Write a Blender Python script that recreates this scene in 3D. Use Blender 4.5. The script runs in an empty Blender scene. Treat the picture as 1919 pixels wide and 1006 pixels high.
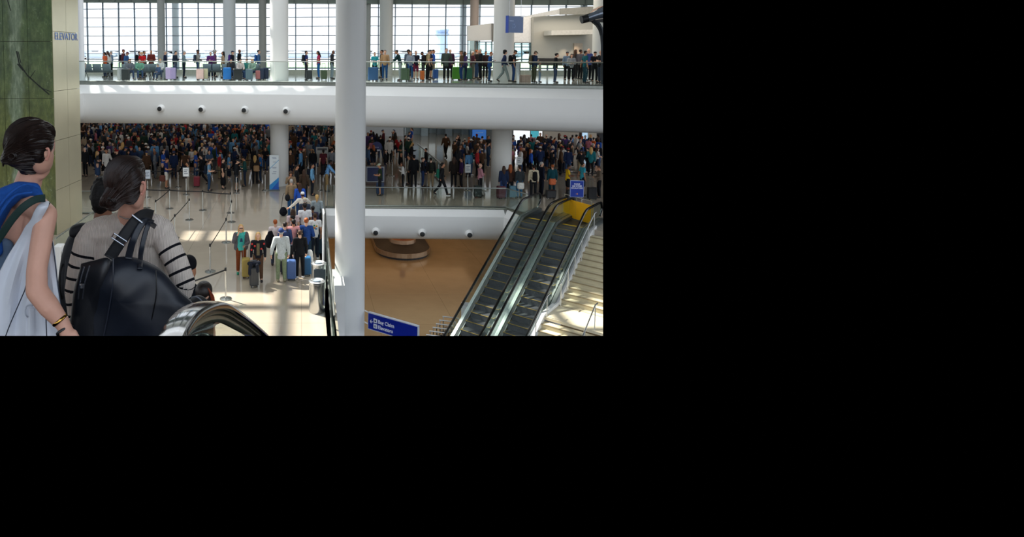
import bpy, bmesh, math, random
import numpy as np
from mathutils import Vector, Matrix
from math import pi, sin, cos, radians as R
random.seed(7)
C = bpy.context.scene.collection
SC = bpy.context.scene

# ------------------------------------------------------------------ camera, world, sun, exposure
FPX = 1180.0; CX, CY = 565.0, 167.0; PITCH = math.atan(70 / FPX); CZ = 7.75
cam_d = bpy.data.cameras.new('camera'); cam = bpy.data.objects.new('camera', cam_d); C.objects.link(cam)
cam.location = (0, 0, CZ); cam.rotation_euler = (pi / 2 - PITCH, 0, 0)
cam_d.sensor_fit = 'HORIZONTAL'; cam_d.sensor_width = 36; cam_d.lens = FPX / 1919 * 36
cam_d.shift_x = (959.5 - CX) / 1919; cam_d.shift_y = -(503 - CY) / 1919
cam_d.clip_start = .05; cam_d.clip_end = 3000
SC.camera = cam
SC.view_settings.view_transform = 'Standard'; SC.view_settings.look = 'None'
SC.view_settings.exposure = 0.45; SC.view_settings.gamma = 1
SC.cycles.use_denoising = True
SC.cycles.max_bounces = 6; SC.cycles.transparent_max_bounces = 48; SC.cycles.caustics_reflective = False; SC.cycles.caustics_refractive = False
W = bpy.data.worlds.new('world'); SC.world = W; W.use_nodes = True
nt = W.node_tree; nt.nodes.clear()
wo = nt.nodes.new('ShaderNodeOutputWorld'); wb = nt.nodes.new('ShaderNodeBackground')
tc = nt.nodes.new('ShaderNodeTexCoord'); sx = nt.nodes.new('ShaderNodeSeparateXYZ'); cr = nt.nodes.new('ShaderNodeValToRGB')
nt.links.new(tc.outputs['Generated'], sx.inputs[0]); nt.links.new(sx.outputs['Z'], cr.inputs[0])
nt.links.new(cr.outputs[0], wb.inputs[0]); nt.links.new(wb.outputs[0], wo.inputs[0])
e = cr.color_ramp.elements
e[0].position = 0.0; e[0].color = (0, 0, 0, 1); e[1].position = 0.003; e[1].color = (.93, .96, 1, 1)
x_ = e.new(.5); x_.color = (.72, .84, 1, 1)
wb.inputs[1].default_value = 1.35
SUN = Vector((.67, -.47, -1.0)).normalized()
sd = bpy.data.lights.new('sun', 'SUN'); sd.energy = 9.0; sd.angle = R(.8); sd.color = (1, .95, .86)
so = bpy.data.objects.new('sun', sd); C.objects.link(so); so.rotation_euler = SUN.to_track_quat('-Z', 'Y').to_euler(); so.location = (-20, 20, 40)
def area(name, loc, size, power, col=(1, 1, 1), rot=(0, 0, 0)):
    d = bpy.data.lights.new(name, 'AREA'); d.shape = 'RECTANGLE'; d.size, d.size_y = size; d.energy = power; d.color = col
    o = bpy.data.objects.new(name, d); C.objects.link(o); o.location = loc; o.rotation_euler = rot; return o
area('hall_fill', (-4, 26, 18), (20, 18), 1700, (.93, .97, 1))  # added area light under the roof, filling the hall like skylight
area('hall_area_light', (-8, 46, 3.7), (18, 16), 150, (1, .93, .85))  # dim unseen area light added above the left crowd
area('hall_area_light', (-6, 57, 3.6), (20, 8), 260, (.8, .9, 1))  # added cool fill standing in for light from the back windows
area('hall_area_light', (14, 51, 3.6), (12, 5), 90, (.85, .92, 1))  # cool unseen area light over the right end
area('hall_area_light', (13, 44, 3.7), (14, 12), 60, (1, .85, .7))  # dim unseen area light added above the right crowd
area('hall_area_light', (5, 40, -1.7), (14, 12), 170, (1, .62, .32))
area('hall_area_light', (15, 38, 12), (10, 5), 420, (1, .85, .7))  # unseen fill added to brighten the kiosk

# ------------------------------------------------------------------ pixel helpers
def ray(x, y):
    a = (x - CX) / FPX; b = (CY - y) / FPX
    return Vector((a, cos(PITCH) + b * sin(PITCH), -sin(PITCH) + b * cos(PITCH)))
def P(x, y, z=0.0):
    d = ray(x, y); t = (z - CZ) / d.z; return Vector((d.x * t, d.y * t, z))
def F(x, y, Y):
    d = ray(x, y); t = Y / d.y; return Vector((d.x * t, Y, CZ + d.z * t))

# ------------------------------------------------------------------ materials
def lin(h):
    if isinstance(h, (tuple, list)): return h
    h = h.lstrip('#'); v = [int(h[i:i + 2], 16) / 255 for i in (0, 2, 4)]
    return tuple(c / 12.92 if c <= .04045 else ((c + .055) / 1.055) ** 2.4 for c in v)
_M = {}
def mat(h, rough=.6, metal=0.0, var=.08, scale=8.0, bump=0.0, spec=.5, emit=0.0, coat=0.0, kind='noise'):
    key = (h, rough, metal, var, scale, bump, spec, emit, coat, kind)
    if key in _M: return _M[key]
    m = bpy.data.materials.new('mat_%d' % len(_M)); m.use_nodes = True; t = m.node_tree; b = t.nodes['Principled BSDF']
    c = lin(h)
    tcn = t.nodes.new('ShaderNodeTexCoord'); n = t.nodes.new('ShaderNodeTexNoise'); n.inputs['Scale'].default_value = scale; n.inputs['Detail'].default_value = 4
    src = tcn.outputs['Object']
    if kind in ('hair', 'brushed', 'rib'):
        mp = t.nodes.new('ShaderNodeMapping'); t.links.new(src, mp.inputs[0])
        mp.inputs['Scale'].default_value = {'hair': (1, 1, .12), 'brushed': (.05, .05, 1), 'rib': (1, 1, 1)}[kind]; src = mp.outputs[0]
    t.links.new(src, n.inputs['Vector'])
    mr = t.nodes.new('ShaderNodeMapRange'); t.links.new(n.outputs['Fac'], mr.inputs[0])
    mr.inputs[1].default_value = .3; mr.inputs[2].default_value = .7; mr.inputs[3].default_value = 1 - var; mr.inputs[4].default_value = 1 + var
    vm = t.nodes.new('ShaderNodeVectorMath'); vm.operation = 'SCALE'; vm.inputs[0].default_value = c; t.links.new(mr.outputs[0], vm.inputs['Scale'])
    t.links.new(vm.outputs[0], b.inputs['Base Color'])
    b.inputs['Roughness'].default_value = rough; b.inputs['Metallic'].default_value = metal
    b.inputs['Specular IOR Level'].default_value = spec; b.inputs['Coat Weight'].default_value = coat; b.inputs['Coat Roughness'].default_value = .08
    if emit:
        b.inputs['Emission Color'].default_value = (*c, 1); b.inputs['Emission Strength'].default_value = emit
    if bump:
        bp = t.nodes.new('ShaderNodeBump'); bp.inputs['Strength'].default_value = min(1, bump); bp.inputs['Distance'].default_value = .02 * bump
        if kind == 'rib':
            w = t.nodes.new('ShaderNodeTexWave'); w.inputs['Scale'].default_value = scale; w.bands_direction = 'X'; t.links.new(tcn.outputs['Object'], w.inputs['Vector']); t.links.new(w.outputs['Fac'], bp.inputs['Height'])
        else: t.links.new(n.outputs['Fac'], bp.inputs['Height'])
        t.links.new(bp.outputs[0], b.inputs['Normal'])
    _M[key] = m; return m
def glass(tint=(.86, .95, .91), fac=.1, rough=.02, name='glass'):
    key = ('glass', tint, fac, rough)
    if key in _M: return _M[key]
    m = bpy.data.materials.new(name); m.use_nodes = True; t = m.node_tree; t.nodes.clear()
    o = t.nodes.new('ShaderNodeOutputMaterial'); mx = t.nodes.new('ShaderNodeMixShader'); tr = t.nodes.new('ShaderNodeBsdfTransparent'); g = t.nodes.new('ShaderNodeBsdfGlossy')
    lw = t.nodes.new('ShaderNodeLayerWeight'); lw.inputs[0].default_value = .35
    mp = t.nodes.new('ShaderNodeMapRange'); mp.inputs[3].default_value = fac; mp.inputs[4].default_value = min(1, fac + .3); t.links.new(lw.outputs['Facing'], mp.inputs[0])
    tr.inputs[0].default_value = (*tint, 1); g.inputs['Roughness'].default_value = rough; g.inputs[0].default_value = (.85, .95, .92, 1)
    t.links.new(mp.outputs[0], mx.inputs[0]); t.links.new(tr.outputs[0], mx.inputs[1]); t.links.new(g.outputs[0], mx.inputs[2]); t.links.new(mx.outputs[0], o.inputs[0])
    _M[key] = m; return m
def floor_mat(h, rough, var=.06, joint=(0, 0), jw=.012, jd=.55, scale=1.2, coat=.3):
    m = mat(h, rough, 0, var, scale, 0, .5, 0, coat, 'floor%s%s' % (joint, jw)); t = m.node_tree; b = t.nodes['Principled BSDF']
    if joint[0]:
        src = b.inputs['Base Color'].links[0].from_socket
        g = t.nodes.new('ShaderNodeNewGeometry'); br = t.nodes.new('ShaderNodeTexBrick'); t.links.new(g.outputs['Position'], br.inputs['Vector'])
        br.offset = 0; br.inputs['Scale'].default_value = 1; br.inputs['Mortar Size'].default_value = jw; br.inputs['Brick Width'].default_value = joint[0]; br.inputs['Row Height'].default_value = joint[1]
        br.inputs['Color1'].default_value = br.inputs['Color2'].default_value = (1, 1, 1, 1); br.inputs['Mortar'].default_value = (jd, jd, jd, 1); br.inputs['Mortar Smooth'].default_value = .1
        v = t.nodes.new('ShaderNodeVectorMath'); v.operation = 'MULTIPLY'; t.links.new(src, v.inputs[0]); t.links.new(br.outputs['Color'], v.inputs[1]); t.links.new(v.outputs[0], b.inputs['Base Color'])
    return m
WHITE = mat('#e3e3e1', .5, 0, .03, 1.5); CREAM = mat('#d9d6c4', .35, 0, .05, 1.0); STEEL = mat('#b9bcbc', .25, 1, .05, 20, kind='brushed')
DSTEEL = mat('#6a7272', .35, .8, .05, 12); BLACK = mat('#121315', .5, 0, .2, 20); RUBBER = mat('#0c0c0d', .22, 0, .1, 10); BELT = mat('#16181c', .6, 0, .1, 30)
GLASS = glass((.935, .975, .96), .035); PANE = glass((.97, .985, 1), .03)

# ------------------------------------------------------------------ mesh builder
class MB:
    def __init__(s): s.v = []; s.f = []; s.m = []
    def add(s, vs, fs, mi=0):
        o = len(s.v); s.v += [tuple(v) for v in vs]; s.f += [tuple(i + o for i in f) for f in fs]; s.m += [mi] * len(fs); return s
    def box(s, x0, x1, y0, y1, z0, z1, mi=0, M=None, bev=0):
        if bev:
            b = bev; pts = []
            poly = [(x0 + b, y0), (x1 - b, y0), (x1, y0 + b), (x1, y1 - b), (x1 - b, y1), (x0 + b, y1), (x0, y1 - b), (x0, y0 + b)]
            cx, cy = (x0 + x1) / 2, (y0 + y1) / 2
            rings = []
            for z, k in ((z0, b), (z0 + b, 0), (z1 - b, 0), (z1, b)):
                rings.append([(px + (k if px < cx else -k) * .7, py + (k if py < cy else -k) * .7, z) for px, py in poly])
            vs = [v for r_ in rings for v in r_]; fs = [tuple(reversed(range(8))), tuple(range(24, 32))]
            for k in range(3):
                for i in range(8): j = (i + 1) % 8; fs.append((k * 8 + i, k * 8 + j, k * 8 + 8 + j, k * 8 + 8 + i))
        else:
            vs = [(x, y, z) for z in (z0, z1) for y in (y0, y1) for x in (x0, x1)]
            fs = [(0, 2, 3, 1), (4, 5, 7, 6), (0, 1, 5, 4), (2, 6, 7, 3), (0, 4, 6, 2), (1, 3, 7, 5)]
        if M: vs = [M @ Vector(v) for v in vs]
        return s.add(vs, fs, mi)
    def prism(s, poly, z0, z1, mi=0):
        n = len(poly); vs = [(p[0], p[1], z0) for p in poly] + [(p[0], p[1], z1) for p in poly]
        fs = [tuple(reversed(range(n))), tuple(range(n, 2 * n))] + [(i, (i + 1) % n, n + (i + 1) % n, n + i) for i in range(n)]
        return s.add(vs, fs, mi)
    def slab(s, pts, th, mi=0):     # pts: 3D polygon; th: thickness vector
        n = len(pts); th = Vector(th); vs = [Vector(p) for p in pts] + [Vector(p) + th for p in pts]
        fs = [tuple(reversed(range(n))), tuple(range(n, 2 * n))] + [(i, (i + 1) % n, n + (i + 1) % n, n + i) for i in range(n)]
        return s.add(vs, fs, mi)
    def tube(s, pts, r, seg=8, mi=0, cap=True):
        pts = [Vector(p) for p in pts]; rs = r if isinstance(r, (list, tuple)) else [r] * len(pts)
        rings = []; up = None
        for i, p in enumerate(pts):
            d = (pts[min(i + 1, len(pts) - 1)] - pts[max(i - 1, 0)]).normalized()
            if up is None: up = Vector((0, 0, 1)) if abs(d.z) < .9 else Vector((1, 0, 0))
            a = d.cross(up).normalized(); b = a.cross(d).normalized(); up = b
            rings.append([p + (a * cos(2 * pi * k / seg) + b * sin(2 * pi * k / seg)) * rs[i] for k in range(seg)])
        vs = [v for q in rings for v in q]; fs = []
        for i in range(len(pts) - 1):
            for k in range(seg): j = (k + 1) % seg; fs.append((i * seg + k, i * seg + j, i * seg + seg + j, i * seg + seg + k))
        if cap: fs += [tuple(reversed(range(seg))), tuple(range((len(pts) - 1) * seg, len(pts) * seg))]
        return s.add(vs, fs, mi)
    def lathe(s, prof, c=(0, 0, 0), seg=24, mi=0, M=None):
        vs = [Vector((r * cos(2 * pi * k / seg), r * sin(2 * pi * k / seg), z)) for r, z in prof for k in range(seg)]
        fs = [(i * seg + k, i * seg + (k + 1) % seg, (i + 1) * seg + (k + 1) % seg, (i + 1) * seg + k) for i in range(len(prof) - 1) for k in range(seg)]
        fs += [tuple(reversed(range(seg))), tuple(range((len(prof) - 1) * seg, len(prof) * seg))]
        if M: vs = [M @ v for v in vs]
        return s.add([v + Vector(c) for v in vs], fs, mi)
    def grid(s, rows, mi=0, closed=False):
        n = len(rows[0]); vs = [p for r_ in rows for p in r_]
        fs = [(i * n + j, i * n + (j + 1) % n, (i + 1) * n + (j + 1) % n, (i + 1) * n + j) for i in range(len(rows) - 1) for j in range(n if closed else n - 1)]
        return s.add(vs, fs, mi)
    def mesh(s, name, mats, smooth=False):
        me = bpy.data.meshes.new(name); me.from_pydata(s.v, [], s.f)
        for m in (mats if isinstance(mats, (list, tuple)) else [mats]): me.materials.append(m)
        me.polygons.foreach_set('material_index', s.m)
        bm = bmesh.new(); bm.from_mesh(me); bmesh.ops.recalc_face_normals(bm, faces=bm.faces)
        if smooth:
            for f in bm.faces: f.smooth = True
            for ed in bm.edges:
                if len(ed.link_faces) == 2 and ed.calc_face_angle(0) > .7: ed.smooth = False
        bm.to_mesh(me); bm.free(); return me
    def build(s, name, mats, parent=None, smooth=False, M=None):
        o = bpy.data.objects.new(name, s.mesh(name, mats, smooth)); C.objects.link(o)
        if parent: o.parent = parent
        if M: o.matrix_local = M
        return o
def thicken(me, th):
    bm = bmesh.new(); bm.from_mesh(me); bmesh.ops.solidify(bm, geom=bm.faces[:], thickness=th); bmesh.ops.recalc_face_normals(bm, faces=bm.faces)
    for f in bm.faces: f.smooth = True
    bm.to_mesh(me); bm.free()
def thing(name, label, cat, loc=(0, 0, 0), rz=0, group=None, M=None):
    o = bpy.data.objects.new(name, None); C.objects.link(o); o.empty_display_size = .1
    if M: o.matrix_world = M
    else: o.location = loc; o.rotation_euler = (0, 0, rz)
    o['label'] = label; o['category'] = cat
    if group: o['group'] = group
    return o
def tag(o, label, cat, group=None):
    o['label'] = label; o['category'] = cat
    if group: o['group'] = group
    return o
def struct(o, label=None):
    o['kind'] = 'structure'
    if label: o['label'] = label
    return o
def copy_thing(r_, loc=None, rz=None, label=None, sc=None):
    def cp(o, par):
        c = o.copy(); C.objects.link(c)
        if par: c.parent = par; c.matrix_parent_inverse = o.matrix_parent_inverse.copy()
        for k in list(o.children): cp(k, c)
        return c
    c = cp(r_, None)
    if loc is not None: c.location = loc
    if rz is not None: c.rotation_euler = (0, 0, rz)
    if label: c['label'] = label
    if sc: c.scale = (sc, sc, sc)
    return c
def text(body, size, M, m, parent, name='lettering', ext=.002, align='LEFT', sx_=1.0, bold=0.0):
    cu = bpy.data.curves.new('t', 'FONT'); cu.body = body; cu.size = size; cu.extrude = ext; cu.align_x = align; cu.offset = bold; cu.space_line = .95
    o = bpy.data.objects.new('t', cu); C.objects.link(o); bpy.context.view_layer.update()
    me = bpy.data.meshes.new_from_object(o.evaluated_get(bpy.context.evaluated_depsgraph_get())); bpy.data.objects.remove(o)
    me.materials.clear(); me.materials.append(m)
    q = bpy.data.objects.new(name, me); C.objects.link(q)
    if parent: q.parent = parent
    q.matrix_local = M @ Matrix.Diagonal((sx_, 1, 1, 1)); return q

# ------------------------------------------------------------------ organic shapes: unions of capsules and ellipsoids
def cap(p1, r1, p2, r2, flat=1.0, tg='skin'): return ('c', Vector(p1), r1, Vector(p2), r2, flat, tg)
def blob(c, r_, rot=(0, 0, 0), tg='skin'): return ('e', Vector(c), Vector(r_), rot, tg)
def prim_mesh(prims, seg=12):
    mb = MB()
    for p in prims:
        if p[0] == 'e':
            M = Matrix.Translation(p[1]) @ Matrix.Rotation(p[3][2], 4, 'Z') @ Matrix.Rotation(p[3][1], 4, 'Y') @ Matrix.Rotation(p[3][0], 4, 'X') @ Matrix.Diagonal((*p[2], 1))
            rows = [[M @ Vector((sin(pi * (i + .02) / 8.04) * cos(2 * pi * k / seg), sin(pi * (i + .02) / 8.04) * sin(2 * pi * k / seg), cos(pi * (i + .02) / 8.04))) for k in range(seg)] for i in range(9)]
        else:
            _, a, ra, b, rb, fl, _t = p; d = b - a
            if d.length < 1e-5: d = Vector((0, 0, .001))
            d.normalize(); v = Vector((0, 1, 0)) - d * d.y
            if v.length < .3: v = Vector((0, 0, 1)) - d * d.z
            v.normalize(); u = d.cross(v)
            rows = []
            for c, r_, sg in ((a, ra, -1), (b, rb, 1)):
                for i in range(4):
                    th = (pi / 2 - i * pi / 6.2) if sg < 0 else (i * pi / 6.2 + .0)
                    th = (pi / 2 - .03 - i * (pi / 2 - .03) / 3) if sg < 0 else i * (pi / 2 - .03) / 3
                    rows.append([c + d * (sg * r_ * sin(th)) + (u * cos(2 * pi * k / seg) + v * (fl * sin(2 * pi * k / seg))) * (r_ * cos(th)) for k in range(seg)])
        n0 = len(mb.v); mb.grid(rows, closed=True); n = len(rows)
        mb.f.append(tuple(n0 + k for k in reversed(range(seg)))); mb.f.append(tuple(n0 + (n - 1) * seg + k for k in range(seg))); mb.m += [0, 0]
    return mb
def remesh(prims, voxel, smooth=3, ratio=1.0, name='body'):
    me = prim_mesh(prims).mesh('tmp', mat('#ffffff')); o = bpy.data.objects.new('tmp', me); C.objects.link(o)
    m = o.modifiers.new('r', 'REMESH'); m.mode = 'VOXEL'; m.voxel_size = voxel
    if smooth: m = o.modifiers.new('s', 'SMOOTH'); m.iterations = smooth; m.factor = .6
    if ratio < 1: m = o.modifiers.new('d', 'DECIMATE'); m.ratio = ratio
    bpy.context.view_layer.update()
    out = bpy.data.meshes.new_from_object(o.evaluated_get(bpy.context.evaluated_depsgraph_get())); out.name = name
    bpy.data.objects.remove(o); bpy.data.meshes.remove(me); out.materials.clear()
    out.polygons.foreach_set('use_smooth', [True] * len(out.polygons))
    return out
def centers(me):
    a = np.empty(len(me.polygons) * 3); me.polygons.foreach_get('center', a); return a.reshape(-1, 3)
def pdist(p, c):
    if p[0] == 'e':
        M = (Matrix.Rotation(p[3][2], 3, 'Z') @ Matrix.Rotation(p[3][1], 3, 'Y') @ Matrix.Rotation(p[3][0], 3, 'X')).transposed()
        q = (c - np.array(p[1])) @ np.array(M).T; r_ = np.array(p[2]); l = np.linalg.norm(q / r_, axis=1); return (l - 1) * r_.min()
    a, b = np.array(p[1]), np.array(p[3]); d = b - a; t = np.clip(((c - a) @ d) / (d @ d), 0, 1); rr = p[2] + (p[4] - p[2]) * t
    q = c - a - t[:, None] * d
    q = q * np.array([1, 1 / p[5] if p[5] < 1 else 1, 1]); return np.linalg.norm(q, axis=1) - rr
def paint(me, prims, tags):
    c = centers(me); D = np.array([pdist(p, c) for p in prims]); idx = D.argmin(0)
    me.polygons.foreach_set('material_index', [tags.index(prims[i][-1]) for i in idx])
# ------------------------------------------------------------------ the building
UZ = 6.1; LZ = -5.0
def path_px(pts, z): return [P(x, y, z) for x, y in pts]
def sweep(path, prof, m, name, smooth=True):
    """profile (outward, z) swept along a plan path; outward is to the camera's side"""
    rows = []
    for i, p in enumerate(path):
        d = (path[min(i + 1, len(path) - 1)] - path[max(i - 1, 0)]).normalized(); n = Vector((d.y, -d.x, 0)).normalized()
        rows.append([(p.x + n.x * o, p.y + n.y * o, z) for o, z in prof])
    return MB().grid(rows).build(name, m, None, smooth)
def offs(path, o):
    out = []
    for i, p in enumerate(path):
        d = (path[min(i + 1, len(path) - 1)] - path[max(i - 1, 0)]).normalized(); out.append(Vector((p.x + d.y * o, p.y - d.x * o, p.z)))
    return out
def smooth_path(pts, n=6):
    out = []
    for i in range(len(pts) - 1):
        p0, p1, p2, p3 = pts[max(i - 1, 0)], pts[i], pts[i + 1], pts[min(i + 2, len(pts) - 1)]
        for k in range(n):
            t = k / n; out.append(.5 * ((2 * p1) + (p2 - p0) * t + (2 * p0 - 5 * p1 + 4 * p2 - p3) * t * t + (3 * p1 - p0 - 3 * p2 + p3) * t ** 3))
    return out + [pts[-1]]
UE = [Vector((-12.8, 29.0, UZ - .03)), Vector((-12.75, 31.5, UZ - .03))] + smooth_path(path_px([(140, 154.2), (155, 154.2), (300, 154.8), (500, 155.4), (690, 157.2), (870, 159.2), (1000, 160.6), (1160, 163)], UZ - .03))
# upper floor
YW = 47.0
fl = floor_mat('#b9bab4', .12, .05, (3, 3), .012, .7)
poly = [(p.x, p.y) for p in offs(UE, -.0)] + [(40, 62), (-30, 62)]
struct(MB().prism(poly, UZ - .22, UZ).build('floor_upper', fl))
FASC = mat('#e6e6e4', .45, 0, .015, .6)
struct(sweep(UE, [(-.02, UZ + .0), (.04, UZ - .0), (.06, UZ - .1), (.06, UZ - .16)], mat('#8f938c', .35, .7), 'trim_1', False))
struct(sweep(UE, [(.03, UZ - .15), (.08, UZ - .16), (.72, UZ - .60), (.78, UZ - .95), (.84, UZ - 1.35), (.84, UZ - 1.7), (.78, UZ - 1.95), (.62, UZ - 2.14), (.35, UZ - 2.24), (0, UZ - 2.28), (-.5, UZ - 2.28)], FASC, 'wall_balcony'))
cp = [(p.x, p.y) for p in offs(UE, -.3)] + [(40, 64), (-30, 64)]
struct(MB().prism(cp, UZ - 2.30, UZ - 2.24).build('ceiling_lower_hall', mat('#c9c8c2', .7)))
# mid floor
LX0, LX1 = 1.18, .95
ME = path_px([(600, 386.2), (690, 387.0), (800, 388.0), (900, 388.8), (952, 389.5)], 0)
O = P(991, 408.4, 0); LAT = Vector((.740, -.673, 0)).normalized(); RUN = Vector((-LAT.y * -1, 0, 0)); RUN = Vector((LAT.y, -LAT.x, 0))
def E(l, r, z=0.0): return O + LAT * l + RUN * r + Vector((0, 0, z))
ME = smooth_path(ME, 4)
mfl = floor_mat('#aa9f8e', .09, .05, (4.4, 4.4), .007, .55)
left = [(LX1, 9), (LX0, ME[0].y)]
poly = [(-24, 9)] + left + [(p.x, p.y) for p in ME[2:]] + [tuple(E(-.3, -.3)[:2]), tuple(E(-.3, .0)[:2]), tuple(E(10, .0)[:2]), (40, 66), (-24, 66)]
struct(MB().prism(poly, -.3, 0).build('floor_mid', mfl))
struct(sweep(ME + [E(-.3, -.3)], [(-.02, .01), (.03, .01), (.05, -.05), (.05, -.08)], mat('#77786c', .35, .7), 'trim_2', False))
struct(sweep(ME + [E(-.3, -.3)], [(.02, -.07), (.38, -.38), (.43, -.8), (.42, -1.15), (.34, -1.42), (.15, -1.58), (-.3, -1.62)], FASC, 'wall_mid_edge'))
struct(MB().prism([(LX0 + .25, ME[0].y - .02)] + [(p.x, p.y) for p in offs(ME, -.25)[2:]] + [(30, 66), (LX0, 66)], -1.66, -1.6).build('ceiling_bag_hall', mat('#b5aea2', .7)))
# side of the left floor facing the void
struct(MB().box(LX1 - .25, LX1 + .02, 9, 31.6, -1.6, -.0).build('wall_void_side', FASC))
struct(MB().box(1.02, 1.34, 19.1, 20.6, -1.4, .52).build('wall_column_casing', WHITE))
# lower floor
lfl = floor_mat('#a08a68', .16, .06, (3.6, 3.6), .01, .6)
struct(MB().box(-4, 40, 8, 66, LZ - .2, LZ).build('floor_lower', lfl))
struct(MB().box(-4, 40, 57, 57.3, LZ, -1.6).build('wall_lower_back', mat('#8a6a50', .7)))
# ---- walls of the mid hall
wl = mat('#cfd4d6', .6, 0, .02, 1)
struct(MB().box(-30, 6.3, 64, 64.3, 0, 3.85).build('wall_back', wl))
struct(MB().box(5.4, 9.4, 57.6, 57.9, 0, 3.85).build('wall_back_white', mat('#d5d9dc', .6, 0, .02, 1)))
struct(MB().box(20.5, 25.0, 53, 53.3, 0, 3.85).build('wall_back_beige', mat('#b7aa98', .6)))
struct(MB().box(25.0, 27.2, 53, 53.3, 0, 3.85).build('wall_dark_openings', mat('#1c1a1a', .6)))  # near-black panel standing for door openings, their darkness put into its colour
struct(MB().box(27.2, 40.0, 53, 53.3, 0, 3.85).build('wall_back_wood', mat('#9c6c4c', .6, 0, .1, 1)))
struct(MB().box(9.4, 21, 62, 62.3, 0, 3.85).build('wall_back_far', mat('#6f7f88', .5)))
struct(MB().box(-24.3, -24, 20, 64, 0, 6).build('wall_left', WHITE))
# ---- roof with skylight bays (above the frame): opaque deck, beamed openings shaped to throw the sun patches
RZ = 20.0
holes = [(-20.5, -10.4, 24.0, 30.9, 2.6, 2.6, .13), (-18.6, -13.2, 34.9, 36.4, 2.2, 9, .1), (-11.2, -3.6, 31.2, 35.6, 1.7, 1.9, .14), (-3.6, .4, 31.2, 34.3, 1.7, 1.9, .14)]
for k in range(6):      # slanting slot along the balcony, shaped to put sun on its ledge
    X0 = -21.2 + k * 2.8; Yl = max(q.y for q in offs(UE, .72) if X0 - 1 < q.x - 9.7 < X0 + 3.8 and q.x > -11.4) + .47 * (RZ - UZ + .62) + .05; holes.append((X0, X0 + 2.8, Yl, Yl + 2.6, 1.4, 9, .07))
xs = sorted({-60, 45, *[h[0] for h in holes], *[h[1] for h in holes]}); ys = sorted({-5, 66, *[h[2] for h in holes], *[h[3] for h in holes]})
rf = MB()
for i in range(len(xs) - 1):
    for j in range(len(ys) - 1):
        cx, cy = (xs[i] + xs[i + 1]) / 2, (ys[j] + ys[j + 1]) / 2
        if any(h[0] < cx < h[1] and h[2] < cy < h[3] for h in holes): continue
        rf.box(xs[i], xs[i + 1], ys[j], ys[j + 1], RZ, RZ + .3)
ro = struct(rf.build('roof', mat('#c8ccce', .7)))
for (x0, x1, y0, y1, sx0, sy0, bw) in holes:
    x = x0 + sx0 * .5
    while x < x1:
        MB().box(x - bw, x + bw, y0, y1, RZ - .1, RZ + .3).build('beam', WHITE, ro); x += sx0
    y = y0 + sy0 * .6
    while y < y1 - .3:
        MB().box(x0, x1, y - bw, y + bw, RZ - .1, RZ + .3).build('beam', WHITE, ro); y += sy0
struct(MB().box(-26, 30, -3.3, -3, -6, 20).build('wall_shade_behind', mat('#8f9290', .7)))  # unseen wall added behind the camera to shade the foreground figures
# ---- window wall
wy0, wy1 = F(160, 100, 47.5), F(1100, 100, 45.0)
def WP(u, z): p = wy0.lerp(wy1, u); return Vector((p.x, p.y, z))
WD = (wy1 - wy0).normalized(); WD.z = 0; WD.normalize(); wl_len = (Vector((wy1.x - wy0.x, wy1.y - wy0.y, 0))).length
ZT = 11.45
win = bpy.data.objects.new('window_1', None); C.objects.link(win); win['kind'] = 'structure'; win['label'] = 'tall gridded glass wall behind the upper concourse'
ang = math.atan2(WD.y, WD.x); win.matrix_world = Matrix.Translation((wy0.x, wy0.y, 0)) @ Matrix.Rotation(ang, 4, 'Z')
bay = 1.207; nb = int(wl_len / bay) + 2; zs = [6.55, 7.2, 7.62, 8.28, 8.94, 9.62, 10.28, 10.94, ZT]
mm = mat('#6d7d8c', .5, .2)
mull = MB().box(-.035, .035, -.09, .09, 6.1, ZT).mesh('mullion', mm)
for i in range(-1, nb):
    o = bpy.data.objects.new('mullion', mull); C.objects.link(o); o.parent = win; o.location = (i * bay + .2, 0, 0)
L = (nb) * bay
for z in zs[:-1]: MB().box(-bay, L, -.05, .05, z - (.045 if z < 7.5 else .025), z + (.045 if z < 7.5 else .025)).build('transom', mm, win)
pm_ = {}
for i in range(-1, nb - 1):
    for j in range(len(zs) - 1):
        hgt = round(zs[j + 1] - zs[j], 3)
        if hgt not in pm_: pm_[hgt] = MB().box(.04, bay - .04, -.01, .01, .03, hgt - .03).mesh('pane', PANE)
        o = bpy.data.objects.new('pane', pm_[hgt]); C.objects.link(o); o.parent = win; o.location = (i * bay + .2, 0, zs[j])
MB().box(-bay, L, -.2, .2, 6.1, 6.42).build('sill', mat('#c3c3b4', .6), win)
hd = MB().slab([(-3, -.5, ZT + .02), (L + 8, -.5, ZT - .5), (L + 8, -.5, ZT + 4), (-3, -.5, ZT + 4)], (0, .9, 0)).build('header', mat('#6e7a72', .6, 0, .06, .8), win)
for i in range(0, nb, 1): MB().box(i * bay + .1, i * bay + .16, -.56, -.5, ZT - .48 * i / nb, ZT + 4).build('header_rib', mat('#59645d', .6), win)
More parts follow.
